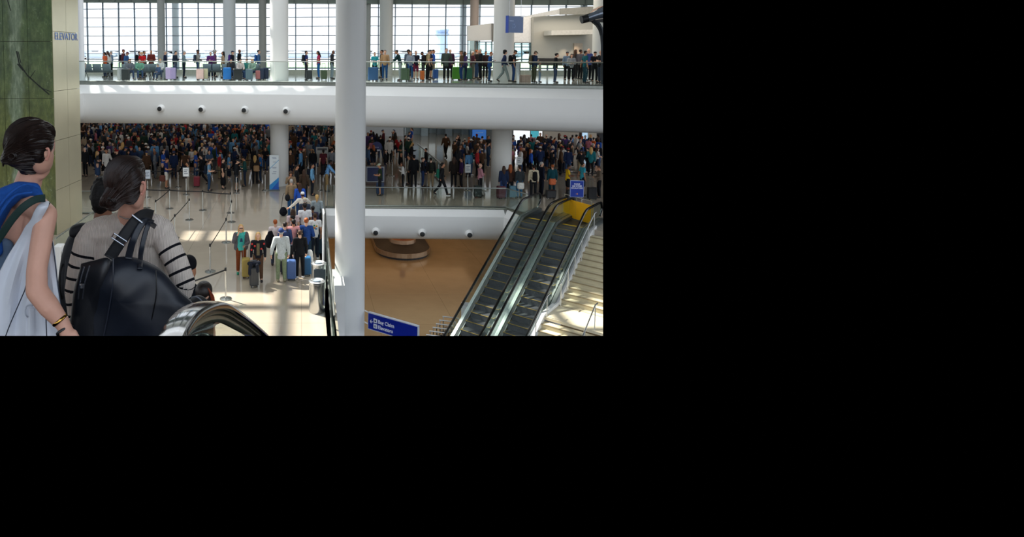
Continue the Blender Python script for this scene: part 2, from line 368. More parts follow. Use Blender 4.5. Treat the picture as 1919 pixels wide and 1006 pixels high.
# ---- columns
def column(px0, px1, D, z0, z1, colr='#e2e3e1', rough=.4, lab=None):
    c = F((px0 + px1) / 2, 97, D); r_ = (px1 - px0) / 2 * D / FPX
    o = MB().lathe([(r_, z0), (r_, z1)], (c.x, c.y, 0), 40).build('column', mat(colr, rough, 0, .02, .5), None, True)
    return struct(o, lab)
column(629, 686, 20.3, LZ, RZ, lab='thick white round column rising through all levels in the centre')
column(506, 540.5, 36.4, 0, RZ, lab='white round column by the balcony rail, banner at its foot')
column(925, 962, 35.8, 0, RZ, '#dcdcd6', lab='white round column right of centre carrying the upper floor')
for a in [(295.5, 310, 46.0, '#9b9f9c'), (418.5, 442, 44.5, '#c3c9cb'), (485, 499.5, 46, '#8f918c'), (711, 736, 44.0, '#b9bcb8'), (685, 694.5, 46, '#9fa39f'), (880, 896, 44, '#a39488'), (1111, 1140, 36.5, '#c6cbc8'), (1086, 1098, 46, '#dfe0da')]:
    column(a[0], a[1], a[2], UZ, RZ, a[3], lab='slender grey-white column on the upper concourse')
column(146, 158, 36, UZ, RZ, '#dfe1e6', lab='white pilaster beside the elevator tower')
for a in [(323, 336, 56), (861, 873, 56)]: column(a[0], a[1], a[2], 6.0, 20, '#d5dfe8', lab='pale column outside the glass wall')
# ---- elevator tower: mural face and cream side
TX, TY0, TY1 = -10.15, 26.3, 28.9
tw = bpy.data.objects.new('wall_elevator', None); C.objects.link(tw); tw['kind'] = 'structure'; tw['label'] = 'elevator tower with swamp mural and cream metal side'
side = P(108, 447, 0)
EV0 = F(103, 250, 26.3); EV1 = F(151.2, 250, 28.6)
def cream_panel(t0, t1, z0, z1):
    a, b = EV0.lerp(EV1, t0), EV0.lerp(EV1, t1); n = Vector((-(EV1.y - EV0.y), EV1.x - EV0.x, 0)).normalized() * .1
    g = (b - a).normalized() * .008; a = a + g; b = b - g
    MB().slab([(a.x, a.y, z0 + .008), (b.x, b.y, z0 + .008), (b.x, b.y, z1 - .008), (a.x, a.y, z1 - .008)], n).build('panel', mat('#d3ccb0', .28, .5, .05, .7), tw)
for z0, z1 in ((0, 1.9), (1.9, 4.0), (4.0, 6.1), (6.1, 8.6), (8.6, 11), (11, 14)):
    cream_panel(0, .5, z0, z1); cream_panel(.5, 1, z0, z1)
MB().slab([(EV0.x - 3, EV0.y + .15, 0), (EV0.x - .15, EV0.y + .15, 0), (EV1.x - .12, EV1.y, 0), (EV1.x - 3, EV1.y, 0)], (0, 0, 14)).build('core', mat('#8c8a7c', .7), tw)
# mural
mu = bpy.data.materials.new('mural'); mu.use_nodes = True; t = mu.node_tree; b = t.nodes['Principled BSDF']
g = t.nodes.new('ShaderNodeNewGeometry'); sp = t.nodes.new('ShaderNodeSeparateXYZ'); t.links.new(g.outputs['Position'], sp.inputs[0])
def nz(scale, stretch, det=6, rough=.6):
    mp = t.nodes.new('ShaderNodeMapping'); mp.inputs['Scale'].default_value = stretch; t.links.new(g.outputs['Position'], mp.inputs[0])
    n = t.nodes.new('ShaderNodeTexNoise'); n.inputs['Scale'].default_value = scale; n.inputs['Detail'].default_value = det; n.inputs['Roughness'].default_value = rough; t.links.new(mp.outputs[0], n.inputs['Vector']); return n
def ramp(src, stops):
    r_ = t.nodes.new('ShaderNodeValToRGB'); t.links.new(src, r_.inputs[0]); el = r_.color_ramp.elements
    while len(el) < len(stops): el.new(.5)
    for q, (p_, c_) in zip(el, stops): q.position = p_; q.color = (*lin(c_), 1)
    return r_
def mix(a, b_, f, bt='MIX'):
    m = t.nodes.new('ShaderNodeMix'); m.data_type = 'RGBA'; m.blend_type = bt; t.links.new(a, m.inputs[6]); t.links.new(b_, m.inputs[7])
    if isinstance(f, float): m.inputs[0].default_value = f
    else: t.links.new(f, m.inputs[0])
    return m.outputs[2]
hz = t.nodes.new('ShaderNodeMapRange'); hz.inputs[1].default_value = 0; hz.inputs[2].default_value = 11; t.links.new(sp.outputs['Z'], hz.inputs[0])
basec = ramp(hz.outputs[0], [(0, '#6a6a2c'), (.3, '#8a8238'), (.46, '#77803f'), (.62, '#4c6e48'), (.8, '#3d6a4c'), (1, '#376650')])
n1 = nz(3.6, (1.2, 1, .42), 8, .75); moss = ramp(n1.outputs['Fac'], [(.32, '#1c2a1a'), (.46, '#5a6a44'), (.56, '#8c965c'), (.7, '#c9cf9c')])
n2 = nz(1.1, (1, 1, .8), 10, .75); dark = ramp(n2.outputs['Fac'], [(.36, '#12261b'), (.5, '#6d8a62'), (.62, '#c3d0a8')])
leaf = ramp(nz(5, (1, 1, .8), 10, .8).outputs['Fac'], [(.5, '#000000'), (.6, '#3c4a30'), (.7, '#d0dcc0')])
c1 = mix(basec.outputs[0], moss.outputs[0], .55, 'OVERLAY'); c1 = mix(c1, dark.outputs[0], .45, 'MULTIPLY'); c1 = mix(c1, moss.outputs[0], .2)
# printed pale trunk
ab = t.nodes.new('ShaderNodeMath'); ab.operation = 'ADD'; t.links.new(sp.outputs['X'], ab.inputs[0]); ab.inputs[1].default_value = -F(30, 100, 26.3).x
nn = t.nodes.new('ShaderNodeMath'); nn.operation = 'MULTIPLY_ADD'; t.links.new(nz(1.2, (1, 1, .5), 3).outputs['Fac'], nn.inputs[0]); nn.inputs[1].default_value = .9; nn.inputs[2].default_value = -.45
ad = t.nodes.new('ShaderNodeMath'); ad.operation = 'ADD'; t.links.new(ab.outputs[0], ad.inputs[0]); t.links.new(nn.outputs[0], ad.inputs[1])
aa = t.nodes.new('ShaderNodeMath'); aa.operation = 'ABSOLUTE'; t.links.new(ad.outputs[0], aa.inputs[0])
tk_ = t.nodes.new('ShaderNodeMapRange'); tk_.inputs[1].default_value = .16; tk_.inputs[2].default_value = .34; tk_.inputs[3].default_value = .75; tk_.inputs[4].default_value = 0; t.links.new(aa.outputs[0], tk_.inputs[0])
trc = ramp(nz(7, (1.5, 1, .25), 6, .7).outputs['Fac'], [(.3, '#4b6152'), (.5, '#7f927c'), (.7, '#b9c6ae')])
c2 = mix(c1, trc.outputs[0], tk_.outputs[0]); c3 = mix(c2, leaf.outputs[0], .55, 'SCREEN')
gm = t.nodes.new('ShaderNodeVectorMath'); gm.operation = 'SCALE'; gm.inputs['Scale'].default_value = 1.15; mgx = t.nodes.new('ShaderNodeRGB'); mgx.outputs[0].default_value = (*lin('#6f7557'), 1); c3 = mix(c3, mgx.outputs[0], .22); t.links.new(c3, gm.inputs[0]); c3 = gm.outputs[0]
t.links.new(c3, b.inputs['Base Color']); b.inputs['Roughness'].default_value = .3
pw = 1.02; mx1 = EV0.x - .02
zz = [-.2, 1.0, 3.4, 5.8, 8.18, 10.6, 13]
for j in range(len(zz) - 1):
    for i in range(3):
        MB().box(mx1 - (i + 1) * pw + .008, mx1 - i * pw - .008, EV0.y - .02, EV0.y + .08, zz[j] + .008, zz[j + 1] - .008).build('mural_panel', mu, tw)
br_ = MB()      # the dark branch of the printed mural
def fm(x, y): q = F(x, y, EV0.y - .03); return q
for pts, w in (([(31, 96), (36, 120), (52, 142), (72, 160), (92, 177)], .055), ([(33, 120), (43, 132)], .05), ([(34, 97), (39, 118)], .03), ([(56, 146), (66, 132)], .02), ([(14, 0), (20, 20)], .03), ([(80, 166), (96, 172)], .03)):
    v = [fm(*p) for p in pts]
    for a, c in zip(v[:-1], v[1:]):
        d = (c - a).normalized(); n = Vector((-d.z, 0, d.x)) * w / 2; br_.slab([a - n - d * .01, c - n * .8 + d * .01, c + n * .8 + d * .01, a + n - d * .01], (0, .012, 0))
br_.build('printed_branch', mat('#1a211c', .4, 0, .3, 10), tw)
dE = (EV1 - EV0).normalized()
lt = EV0.lerp(EV1, .06); Zt = F(104, 74, 26.45).z
Mx = Matrix(((dE.x, 0, dE.y, 0), (dE.y, 0, -dE.x, 0), (0, 1, 0, 0), (0, 0, 0, 1)))
text('ELEVATOR', .44, Matrix.Translation((lt.x + dE.y * .012, lt.y - dE.x * .012, Zt)) @ Mx, mat('#6c8ac8', .5), tw, ext=.004, sx_=.98)
# ---- added pure-black panel hiding the sky to the right of the hall
struct(MB().box(F(1131, 97, 60).x, 110, 60, 60.5, -5.0, 60).build('wall_sky_block', mat((0, 0, 0), 1, 0, 0, 1, 0, 0)))
# ---- outside: apron, grass, hangars, treeline, control tower
def outs(x0, x1, Y0, Y1, z, m, name, lab): return struct(MB().box(F(x0, 97, Y0).x, F(x1, 97, Y0).x * Y1 / Y0 if 0 else F(x1, 97, Y0).x, Y0, Y1, z - .1, z).build(name, m), lab)
struct(MB().box(-1500, 1500, 70, 3500, -.6, -.5).build('ground', mat('#c9cbc4', .9, 0, .05, .05)), 'pale concrete airfield')
struct(MB().box(-600, 700, 230, 480, -.5, -.42).build('field', mat('#9fb58a', .95, 0, .1, .05)), 'green grass strip beyond the apron')
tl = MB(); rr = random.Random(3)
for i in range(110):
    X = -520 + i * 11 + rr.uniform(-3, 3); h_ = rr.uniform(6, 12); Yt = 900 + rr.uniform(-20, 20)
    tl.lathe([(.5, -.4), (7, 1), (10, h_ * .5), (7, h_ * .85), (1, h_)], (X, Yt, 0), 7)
struct(tl.build('treeline', mat('#c6d2df', .95, 0, .06, .05)), 'hazy blue treeline across the airfield');  # distance haze put into the pale tree colour
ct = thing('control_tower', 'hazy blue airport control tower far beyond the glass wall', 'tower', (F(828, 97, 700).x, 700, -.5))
MB().lathe([(9, 0), (8, 8), (6.5, 12), (6.2, 26)], seg=12).build('shaft', mat('#a9bcd6', .8), ct)  # haze put into the tower's pale blues, here and below
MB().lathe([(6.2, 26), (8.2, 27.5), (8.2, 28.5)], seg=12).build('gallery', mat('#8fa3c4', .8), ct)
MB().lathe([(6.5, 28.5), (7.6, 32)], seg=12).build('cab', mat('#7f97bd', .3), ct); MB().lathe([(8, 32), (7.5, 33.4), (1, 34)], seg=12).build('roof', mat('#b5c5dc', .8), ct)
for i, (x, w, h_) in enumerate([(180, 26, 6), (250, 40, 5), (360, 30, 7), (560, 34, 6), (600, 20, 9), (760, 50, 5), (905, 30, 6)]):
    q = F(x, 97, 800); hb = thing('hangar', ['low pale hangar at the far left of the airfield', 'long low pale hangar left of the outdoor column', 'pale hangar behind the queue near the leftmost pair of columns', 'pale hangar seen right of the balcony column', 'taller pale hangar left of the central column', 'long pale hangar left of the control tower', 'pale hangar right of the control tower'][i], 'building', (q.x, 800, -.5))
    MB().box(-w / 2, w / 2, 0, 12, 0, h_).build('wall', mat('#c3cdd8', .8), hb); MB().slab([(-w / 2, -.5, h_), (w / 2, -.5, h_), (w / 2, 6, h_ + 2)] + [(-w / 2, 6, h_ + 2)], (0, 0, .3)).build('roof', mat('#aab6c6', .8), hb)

# ------------------------------------------------------------------ balustrades
def balustrade(path, h, label, z, panel=1.6, post=False, railr=.028, tint=GLASS, lean=0.0):
    t = thing('glass_balustrade', label, 'railing', path[0]); inv = t.location.copy()
    pts = [Vector((p.x, p.y, z)) for p in path]; L = [0]
    for a, b_ in zip(pts[:-1], pts[1:]): L.append(L[-1] + (b_ - a).length)
    def at(s):
        for i in range(len(L) - 1):
            if s <= L[i + 1] or i == len(L) - 2:
                return pts[i].lerp(pts[i + 1], (s - L[i]) / max(1e-6, L[i + 1] - L[i])) - inv
    n = max(1, round(L[-1] / panel)); st = L[-1] / n
    for k in range(n):
        a, b_ = at(k * st + .012), at((k + 1) * st - .012); d = (b_ - a).normalized(); nn = Vector((d.y, -d.x, 0)) * .012
        MB().slab([a - nn, b_ - nn, b_ - nn + Vector((0, 0, h - .02)), a - nn + Vector((0, 0, h - .02))], nn * 2).build('glass_panel', tint, t)
        if post and k: MB().box(a.x - .02, a.x + .02, a.y - .03, a.y + .03, 0, h).build('post', STEEL, t)
    MB().tube([at(k * st) + Vector((0, 0, h)) for k in range(n + 1)], railr, 8).build('rail', mat('#a9aea9', .3, .9), t, True)
    MB().tube([at(k * st) + Vector((0, 0, .03)) for k in range(n + 1)], .035, 4).build('base_channel', mat('#8a8e88', .4, .8), t)
    return t
balustrade(offs(UE, -.06), 1.13, 'long glass balustrade with steel rail edging the upper concourse', UZ, 1.45)
balustrade(offs(ME, -.05)[3:] + [E(-.3, -.6)], .97, 'glass balustrade along the middle floor edge above the bag hall', 0, 1.6)
balustrade([Vector((LX1 - .12, 15.5, 0)), Vector((LX0 - .12, 31.0, 0))], 1.1, 'glass balustrade running toward the camera left of the central column', 0, 1.7, True)
balustrade([P(104, 447, 1.08).xy.to_3d(), P(181, 392, 1.08).xy.to_3d(), P(200, 378, 1.08).xy.to_3d()], 1.08, 'glass balustrade slanting away beside the elevator tower', 0, 1.3)
balustrade([P(140, 358.5, 1.08).xy.to_3d(), P(215, 358.5, 1.08).xy.to_3d()], 1.08, 'short glass balustrade at the foot of the elevator tower', 0, 1.3)
# end post of the near balustrade
pp = P(613, 388, 0); t = thing('glass_gate', 'framed glass gate leaf left of the central column', 'gate', (pp.x, pp.y, 0)); MB().tube([(0, 0, 0), (0, 0, 1.12), (.35, 0, 1.12), (.35, 0, 0)], .025, 6).build('frame', STEEL, t); MB().box(.03, .32, -.006, .006, .03, 1.09).build('glass', GLASS, t)
# air nozzles
def nozzle(x, y, path, z, label, r_=.2):
    q = F(x, y, 30); best = None
    for i in range(len(path) - 1):
        for k in range(10):
            p = path[i].lerp(path[i + 1], k / 10); 
            px = CX + FPX * p.x / (p.y * cos(PITCH) + (CZ - z) * sin(PITCH))
            if best is None or abs(px - x) < best[0]: best = (abs(px - x), p)
    p = best[1]; t = thing('air_nozzle', label, 'air vent', (p.x, p.y, z), 0, None); t.rotation_euler = (pi / 2 + .0, 0, -.12)
    MB().lathe([(r_ * 1.15, -.06), (r_ * 1.1, .03), (r_, .06), (r_ * .86, .16), (r_ * .6, .22)], seg=20).build('shell', WHITE, t, True)
    MB().lathe([(r_ * .58, .2), (r_ * .64, .228), (r_ * .56, .236)], seg=16).build('throat_shade', mat('#26282a', .5), t, True); return t  # solid dark disc, shade of the hollow nozzle put into its colour
uo, mo = offs(UE, .84), offs(ME, .42)
NB = ['leftmost', 'second from left', 'third from left', 'rightmost']
for (x, y), l in zip([(302, 207), (379, 208), (459, 209), (537, 210)], NB):
    nozzle(x, y, uo, CZ + (97 - y) * 32.4 / FPX, 'round white air nozzle on the upper balcony front, %s of four' % l, .19)
for (x, y), l in zip([(705, 437), (791, 438.5), (879, 439.5)], ['beside the central column', 'above the carousel', 'nearest the escalator']):
    nozzle(x, y, mo, CZ + (97 - y) * 30.9 / FPX, 'round white air nozzle on the lower balcony front, %s' % l, .19)
# ------------------------------------------------------------------ people: one skeleton, many poses (origin between the feet, facing -Y, 1.75 m tall)
def skel(pose):
    J = dict(pel=(0, 0, .97), wai=(0, .0, 1.12), che=(0, .0, 1.32), nec=(0, .015, 1.49), hea=(0, -.01, 1.63))
    for s, n in ((-1, 'L'), (1, 'R')):
        J['hip' + n] = (s * .09, 0, .92); J['kne' + n] = (s * .10, -.015, .50); J['ank' + n] = (s * .105, .02, .09); J['toe' + n] = (s * .12, -.13, .035)
        J['sho' + n] = (s * .175, .005, 1.41); J['elb' + n] = (s * .225, .03, 1.13); J['wri' + n] = (s * .235, -.03, .88); J['han' + n] = (s * .23, -.06, .80)
    def arm(n, e_, w_, h_):
        J['elb' + n], J['wri' + n], J['han' + n] = e_, w_, h_
    def leg(n, k, a, t): J['kne' + n], J['ank' + n], J['toe' + n] = k, a, t
    hd = 0.0
    if pose in ('phone', 'look_phone'):
        arm('R', (.23, -.03, 1.13), (.10, -.25, 1.20), (.06, -.31, 1.24)); hd = .35
    if pose == 'hold_both':
        arm('R', (.23, -.03, 1.12), (.09, -.26, 1.10), (.04, -.31, 1.12)); arm('L', (-.23, -.03, 1.12), (-.09, -.26, 1.10), (-.04, -.31, 1.12)); hd = .3
    if pose == 'handle':
        arm('R', (.27, .08, 1.14), (.31, .10, .93), (.31, .10, .86))
    if pose == 'to_face':
        arm('L', (-.25, -.06, 1.17), (-.13, -.16, 1.40), (-.09, -.15, 1.49)); arm('R', (.24, -.04, 1.12), (.13, -.22, 1.08), (.10, -.26, 1.06))
    if pose == 'reach':
        arm('R', (.27, -.2, 1.25), (.28, -.42, 1.12), (.28, -.5, 1.08)); arm('L', (-.25, -.2, 1.25), (-.16, -.4, 1.15), (-.12, -.48, 1.12))
    if pose == 'arms_out':
        arm('R', (.36, -.05, 1.22), (.52, -.12, 1.08), (.58, -.15, 1.05)); arm('L', (-.36, -.05, 1.22), (-.5, -.12, 1.08), (-.56, -.15, 1.05))
    if pose == 'crossed':
        arm('R', (.24, -.06, 1.14), (.0, -.2, 1.18), (-.09, -.18, 1.2)); arm('L', (-.24, -.06, 1.13), (.0, -.22, 1.12), (.09, -.2, 1.14))
    if pose == 'walk':
        leg('L', (-.1, -.16, .52), (-.1, -.27, .12), (-.1, -.42, .07)); leg('R', (.1, .06, .51), (.1, .33, .17), (.1, .24, .04))
        arm('R', (.24, -.05, 1.14), (.24, -.2, .95), (.23, -.26, .89)); arm('L', (-.24, .12, 1.15), (-.24, .1, .92), (-.23, .08, .84))
    if pose == 'sit':
        for s, n in ((-1, 'L'), (1, 'R')): leg(n, (s * .13, -.40, .50), (s * .13, -.42, .1), (s * .14, -.57, .04))
        for k in ('pel', 'wai', 'che', 'nec', 'hea', 'hipL', 'hipR', 'shoL', 'shoR'):
            J[k] = (J[k][0], J[k][1] + .05, J[k][2] - .42)
        for s, n in ((-1, 'L'), (1, 'R')): arm(n, (s * .22, -.05, .74), (s * .12, -.27, .66), (s * .07, -.33, .66))
        hd = .35
    if pose == 'stand_b':
        J['hipL'] = (-.07, 0, .92); J['hipR'] = (.11, 0, .93); leg('L', (-.13, -.06, .5), (-.18, -.03, .09), (-.22, -.17, .035))
        arm('L', (-.26, .05, 1.15), (-.2, -.09, 1.0), (-.13, -.13, .98))
    J = {k: Vector(v) for k, v in J.items()}
    lean = {'reach': .30, 'phone': .04, 'walk': .07, 'sit': .1}.get(pose, 0)
    if lean:
        Mx = Matrix.Translation(J['pel']) @ Matrix.Rotation(lean, 4, 'X') @ Matrix.Translation(-J['pel'])
        for k in ('wai', 'che', 'nec', 'hea', 'shoL', 'shoR') + (() if pose == 'sit' else ('elbL', 'wriL', 'hanL', 'elbR', 'wriR', 'hanR')): J[k] = Mx @ J[k]
    J['H'] = Matrix.Translation(J['nec']) @ Matrix.Rotation(hd + lean * .6, 4, 'X') @ Matrix.Translation(-J['nec']) @ Matrix.Translation(J['hea'])
    return J
def hp(H, prims):      # head-space primitives -> body space
    q = H.to_euler()
    out = []
    for p in prims:
        if p[0] == 'e': out.append(('e', H @ p[1], p[2], (p[3][0] + q.x, p[3][1], p[3][2]), p[4]))
        else: out.append(('c', H @ p[1], p[2], H @ p[3], p[4], p[5], p[6]))
    return out
def head_prims(H):
    return hp(H, [blob((0, .012, .025), (.074, .093, .088)), blob((0, -.02, -.035), (.058, .066, .072)), cap((0, -.055, -.085), .024, (0, -.045, -.09), .026),
                  cap((0, -.088, .01), .010, (0, -.104, -.022), .014), blob((-.076, .01, -.01), (.012, .02, .03)), blob((.076, .01, -.01), (.012, .02, .03)),
                  blob((0, -.083, -.056), (.024, .012, .011))])
def skin_prims(J, g=1.0, fingers=True):
    p = head_prims(J['H'])
    p += [cap(J['nec'] - Vector((0, 0, .02)), .055, J['H'] @ Vector((0, .01, -.05)), .05)]
    p += [cap(J['che'] + Vector((0, 0, .07)), .1, J['che'], .13 * g, .68), cap(J['che'], .13 * g, J['wai'], .12 * g, .68), cap(J['wai'], .12 * g, J['pel'], .14, .72)]
    p += [cap(J['shoL'], .062, J['shoR'], .062)]
    for n in 'LR':
        p += [cap(J['hip' + n], .088, J['kne' + n], .055), cap(J['kne' + n], .055, J['ank' + n], .038), cap(J['ank' + n], .038, J['toe' + n], .03)]
        p += [cap(J['sho' + n], .056, J['elb' + n], .041), cap(J['elb' + n], .041, J['wri' + n], .027)] + hand(J, n, fingers)
    return p
def hand(J, n, fingers=True):
    w, h = J['wri' + n], J['han' + n]; d = (h - w).normalized(); s = -1 if n == 'L' else 1
    side = d.cross(Vector((s, 0, .15))).normalized(); inn = Vector((-s, 0, 0)) - d * (-s * d.x); inn = inn.normalized() if inn.length > .1 else Vector((0, 0, -1))
    o = [cap(w, .026, h, .034, .75)]
    if fingers:
        for i, L in enumerate((.062, .074, .068, .05)):
            b = h + side * ((i - 1.5) * .021) + d * .02; m_ = b + d * (L * .55) + inn * .006; o += [cap(b, .0105, m_, .0095), cap(m_, .0095, m_ + d * (L * .35) + inn * .022, .0085)]
        t0 = w + d * .025 - side * .02; t1 = t0 + d * .04 - side * .026 + inn * .01; o += [cap(t0, .014, t1, .011), cap(t1, .011, t1 + d * .03 + inn * .006, .009)]
    return o
def top_prims(J, style='long', tg='top'):
    k = .016 if style != 'coat' else .02
    q = lambda *a: cap(*a, tg=tg)
    lo = {'coat': .13, 'tee': .04, 'long': .04, 'puffy': .02}[style]
    k += .012 if style == 'puffy' else 0
    p = [q(J['nec'] - Vector((0, 0, .04)), .062 + k * .3, J['che'] + Vector((0, 0, .07)), .105 + k, .75), q(J['che'], .135 + k, J['wai'], .128 + k, .72), q(J['wai'], .128 + k, J['pel'] - Vector((0, 0, lo)), .148 + k, .76), q(J['shoL'], .062 + k, J['shoR'], .062 + k, .9)]
    for n in 'LR':
        if style == 'tee': p += [q(J['sho' + n], .064, J['sho' + n].lerp(J['elb' + n], .55), .06)]
        else: p += [q(J['sho' + n], .058 + k, J['elb' + n], .047 + k * .8), q(J['elb' + n], .047 + k * .8, J['elb' + n].lerp(J['wri' + n], .93), .034 + k * .6)]
    return p
def bot_prims(J, style='long', tg='bottom'):
    q = lambda *a: cap(*a, tg=tg); p = [q(J['pel'], .143, J['pel'] - Vector((0, 0, .03)), .146, .74)]
    if style == 'skirt':
        p += [q(J['pel'], .14, (J['kneL'] + J['kneR']) / 2 + Vector((0, 0, -.15)), .2, .8)]; return p
    for n in 'LR':
        a = J['kne' + n].lerp(J['ank' + n], .93)
        if style == 'shorts': p += [q(J['hip' + n], .096, J['hip' + n].lerp(J['kne' + n], .9), .082)]
        else: p += [q(J['hip' + n], .095, J['kne' + n], .070), q(J['kne' + n], .070, a, .058)]
    return p
def shoe_prims(J, n): return [cap(J['ank' + n] + Vector((0, .02, -.035)), .045, J['toe' + n] + Vector((0, 0, .005)), .042, tg='shoe'), cap(J['ank' + n], .045, J['ank' + n] + Vector((0, .01, -.04)), .05, tg='shoe')]
def hair_prims(H, style):
    t = 'hair'
    o = [blob((0, .03, .048), (.084, .092, .082), tg=t), blob((0, .055, .0), (.078, .06, .085), tg=t)]
    if style == 'short': o = [blob((0, .026, .045), (.082, .094, .078), tg=t), blob((0, .06, .0), (.07, .045, .06), tg=t)]
    if style == 'long': o += [cap((0, .075, .0), .085, (0, .09, -.2), .085, .6, t), cap((-.055, .05, 0), .045, (-.075, .02, -.17), .038, tg=t), cap((.055, .05, 0), .045, (.075, .02, -.17), .038, tg=t), cap((0, .09, -.2), .08, (0, .10, -.3), .05, .5, t)]
    if style == 'bun': o += [blob((0, .12, .02), (.045, .042, .042), tg=t)]
    if style == 'tail': o += [cap((0, .11, .04), .03, (0, .15, -.06), .035, tg=t), cap((0, .15, -.06), .035, (0, .12, -.2), .015, tg=t)]
    if style == 'curly': o = [blob((0, .03, .05), (.115, .115, .1), tg=t), blob((0, .06, -.02), (.11, .08, .09), tg=t)]
    if style == 'bald': o = [blob((0, .075, -.02), (.066, .03, .045), tg=t)]
    if style in ('cap', 'hat', 'beanie'): o = [blob((0, .06, -.01), (.074, .045, .06), tg=t)]
    return hp(H, o)
def hat_prims(H, style):
    t = 'hat'
    if style == 'cap': return hp(H, [blob((0, .012, .055), (.086, .098, .07), tg=t), blob((0, -.11, .05), (.065, .07, .013), (.15, 0, 0), tg=t)])
    if style == 'beanie': return hp(H, [blob((0, .02, .05), (.09, .1, .09), tg=t)])
    return hp(H, [blob((0, .012, .07), (.086, .095, .065), tg=t), blob((0, .0, .045), (.155, .165, .013), tg=t)])
_SK = {}; _PM = {}
def SK(pose):
    if pose not in _SK: _SK[pose] = skel(pose)
    return _SK[pose]
def pm(kind, pose, style, vox, ratio):
    key = (kind, pose, style, vox)
    if key not in _PM:
        J = SK(pose)
        pr = {'body': lambda: skin_prims(J, 1.0, vox < .016), 'top': lambda: top_prims(J, style), 'bottom': lambda: bot_prims(J, style), 'shoeL': lambda: shoe_prims(J, 'L'), 'shoeR': lambda: shoe_prims(J, 'R'),
              'hair': lambda: hair_prims(J['H'], style), 'hat': lambda: hat_prims(J['H'], style)}[kind]()
        _PM[key] = remesh(pr, vox, 2, ratio, kind)
        if kind == 'top' and pose != 'sit':      # straight hem
            hz_ = J['pel'].z - {'coat': .13, 'tee': .04, 'long': .04, 'puffy': .02}[style] - .075
            bm = bmesh.new(); bm.from_mesh(_PM[key]); zz_ = [v for v in bm.verts if abs(v.co.x) < .2 and v.co.z < hz_ + .06]
            for v in zz_:
                if v.co.z < hz_ and Vector((v.co.x, v.co.y)).length > .03 and min((v.co - J['han' + n]).length for n in 'LR') > .12: v.co.z = hz_
                r_ = Vector((v.co.x, v.co.y - J['pel'].y)); 
                if min((v.co - J['han' + n]).length for n in 'LR') > .14 and .02 < r_.length < .13: v.co.x *= 1.06; v.co.y = J['pel'].y + (v.co.y - J['pel'].y) * 1.06
            bm.to_mesh(_PM[key]); bm.free()
    return _PM[key]
SKINS = {'pale': '#d9a98c', 'tan': '#b98160', 'brown': '#7d5138', 'dark': '#4e3225'}
HAIRC = {'dark': '#1c1512', 'brown': '#3e291c', 'blond': '#c19a5e', 'red': '#9c5024', 'grey': '#a9a6a1', 'black': '#0f0d0d', 'white': '#d8d5d0'}
def cloth(h, var=.14): return mat(h, .85, 0, var, 22, .35, .2)
def person(loc, rz, pose='stand', hair='short', hc='dark', top=('long', '#202533'), bot=('long', '#23262e'), skin='pale', hat=None, shoe='#2a2725', label='', group=None, sc=1.0, near=False, partnames=('shirt', 'trousers')):
    vx = .0125 if near else .02; ra = .6 if near else .5
    def mk(kind, style, m, name, par):
        me = pm(kind, pose, style, vx, ra); o = bpy.data.objects.new(name, me); C.objects.link(o)
        if not me.materials: me.materials.append(m)
        o.material_slots[0].link = 'OBJECT'; o.material_slots[0].material = m
        if par: o.parent = par
        return o
    b = mk('body', '', mat(SKINS[skin], .55, 0, .05, 12), 'person', None)
    b.location = loc; b.rotation_euler = (0, 0, rz); b.scale = (sc * random.uniform(.97, 1.06), sc * random.uniform(.97, 1.08), sc); tag(b, label, 'person', group)
    mk('hair', hair if not hat else hat[0], mat(HAIRC[hc], .6, 0, .2, 40, .5, .3, kind='hair'), 'hair', b)
    if hat: mk('hat', hat[0], cloth(hat[1]), {'cap': 'cap', 'hat': 'hat', 'beanie': 'beanie'}[hat[0]], b)
    tn = {'long': 'shirt', 'tee': 'tee_shirt', 'coat': 'coat', 'puffy': 'jacket'}[top[0]]
    mk('top', top[0], cloth(top[1]), tn, b)
    mk('bottom', bot[0], cloth(bot[1]), {'long': 'trousers', 'shorts': 'shorts', 'skirt': 'skirt'}[bot[0]], b)
    mk('shoeL', '', mat(shoe, .6), 'shoe', b); mk('shoeR', '', mat(shoe, .6), 'shoe', b)
    if near:
        H = SK(pose)['H']; mb = MB()
        for s in (-1, 1):
            mb.lathe([(.001, -.006), (.009, -.003), (.010, 0), (.009, .003), (.001, .006)], H @ Vector((s * .03, -.078, .008)), 8)
        mb.build('eye', mat('#1b1412', .2), b)
        m2 = MB(); m2.box(-.02, .02, -.0975, -.09, -.058, -.053, M=H); m2.build('mouth', mat('#8d4b42', .5), b)
    return b
TAGS = ['skin', 'top', 'bottom', 'shoe', 'hair', 'hat']
_CM = {}
def crowd_mesh(pose, hair, top, bot, hat, lo=False):
    key = (pose, hair, top, bot, hat, lo)
    if key not in _CM:
        J = SK(pose); pr = skin_prims(J, 1, False) + top_prims(J, top) + bot_prims(J, bot) + shoe_prims(J, 'L') + shoe_prims(J, 'R') + hair_prims(J['H'], hat or hair)
        if hat: pr += hat_prims(J['H'], hat)
        me = remesh(pr, .034 if lo else .026, 1, .3 if lo else .42, 'person'); 
        for k in range(6): me.materials.append(mat('#777777'))
        # inside-of-cloth skin must not win: nearest outer surface decides
        paint(me, pr, TAGS); _CM[key] = me
    return _CM[key]
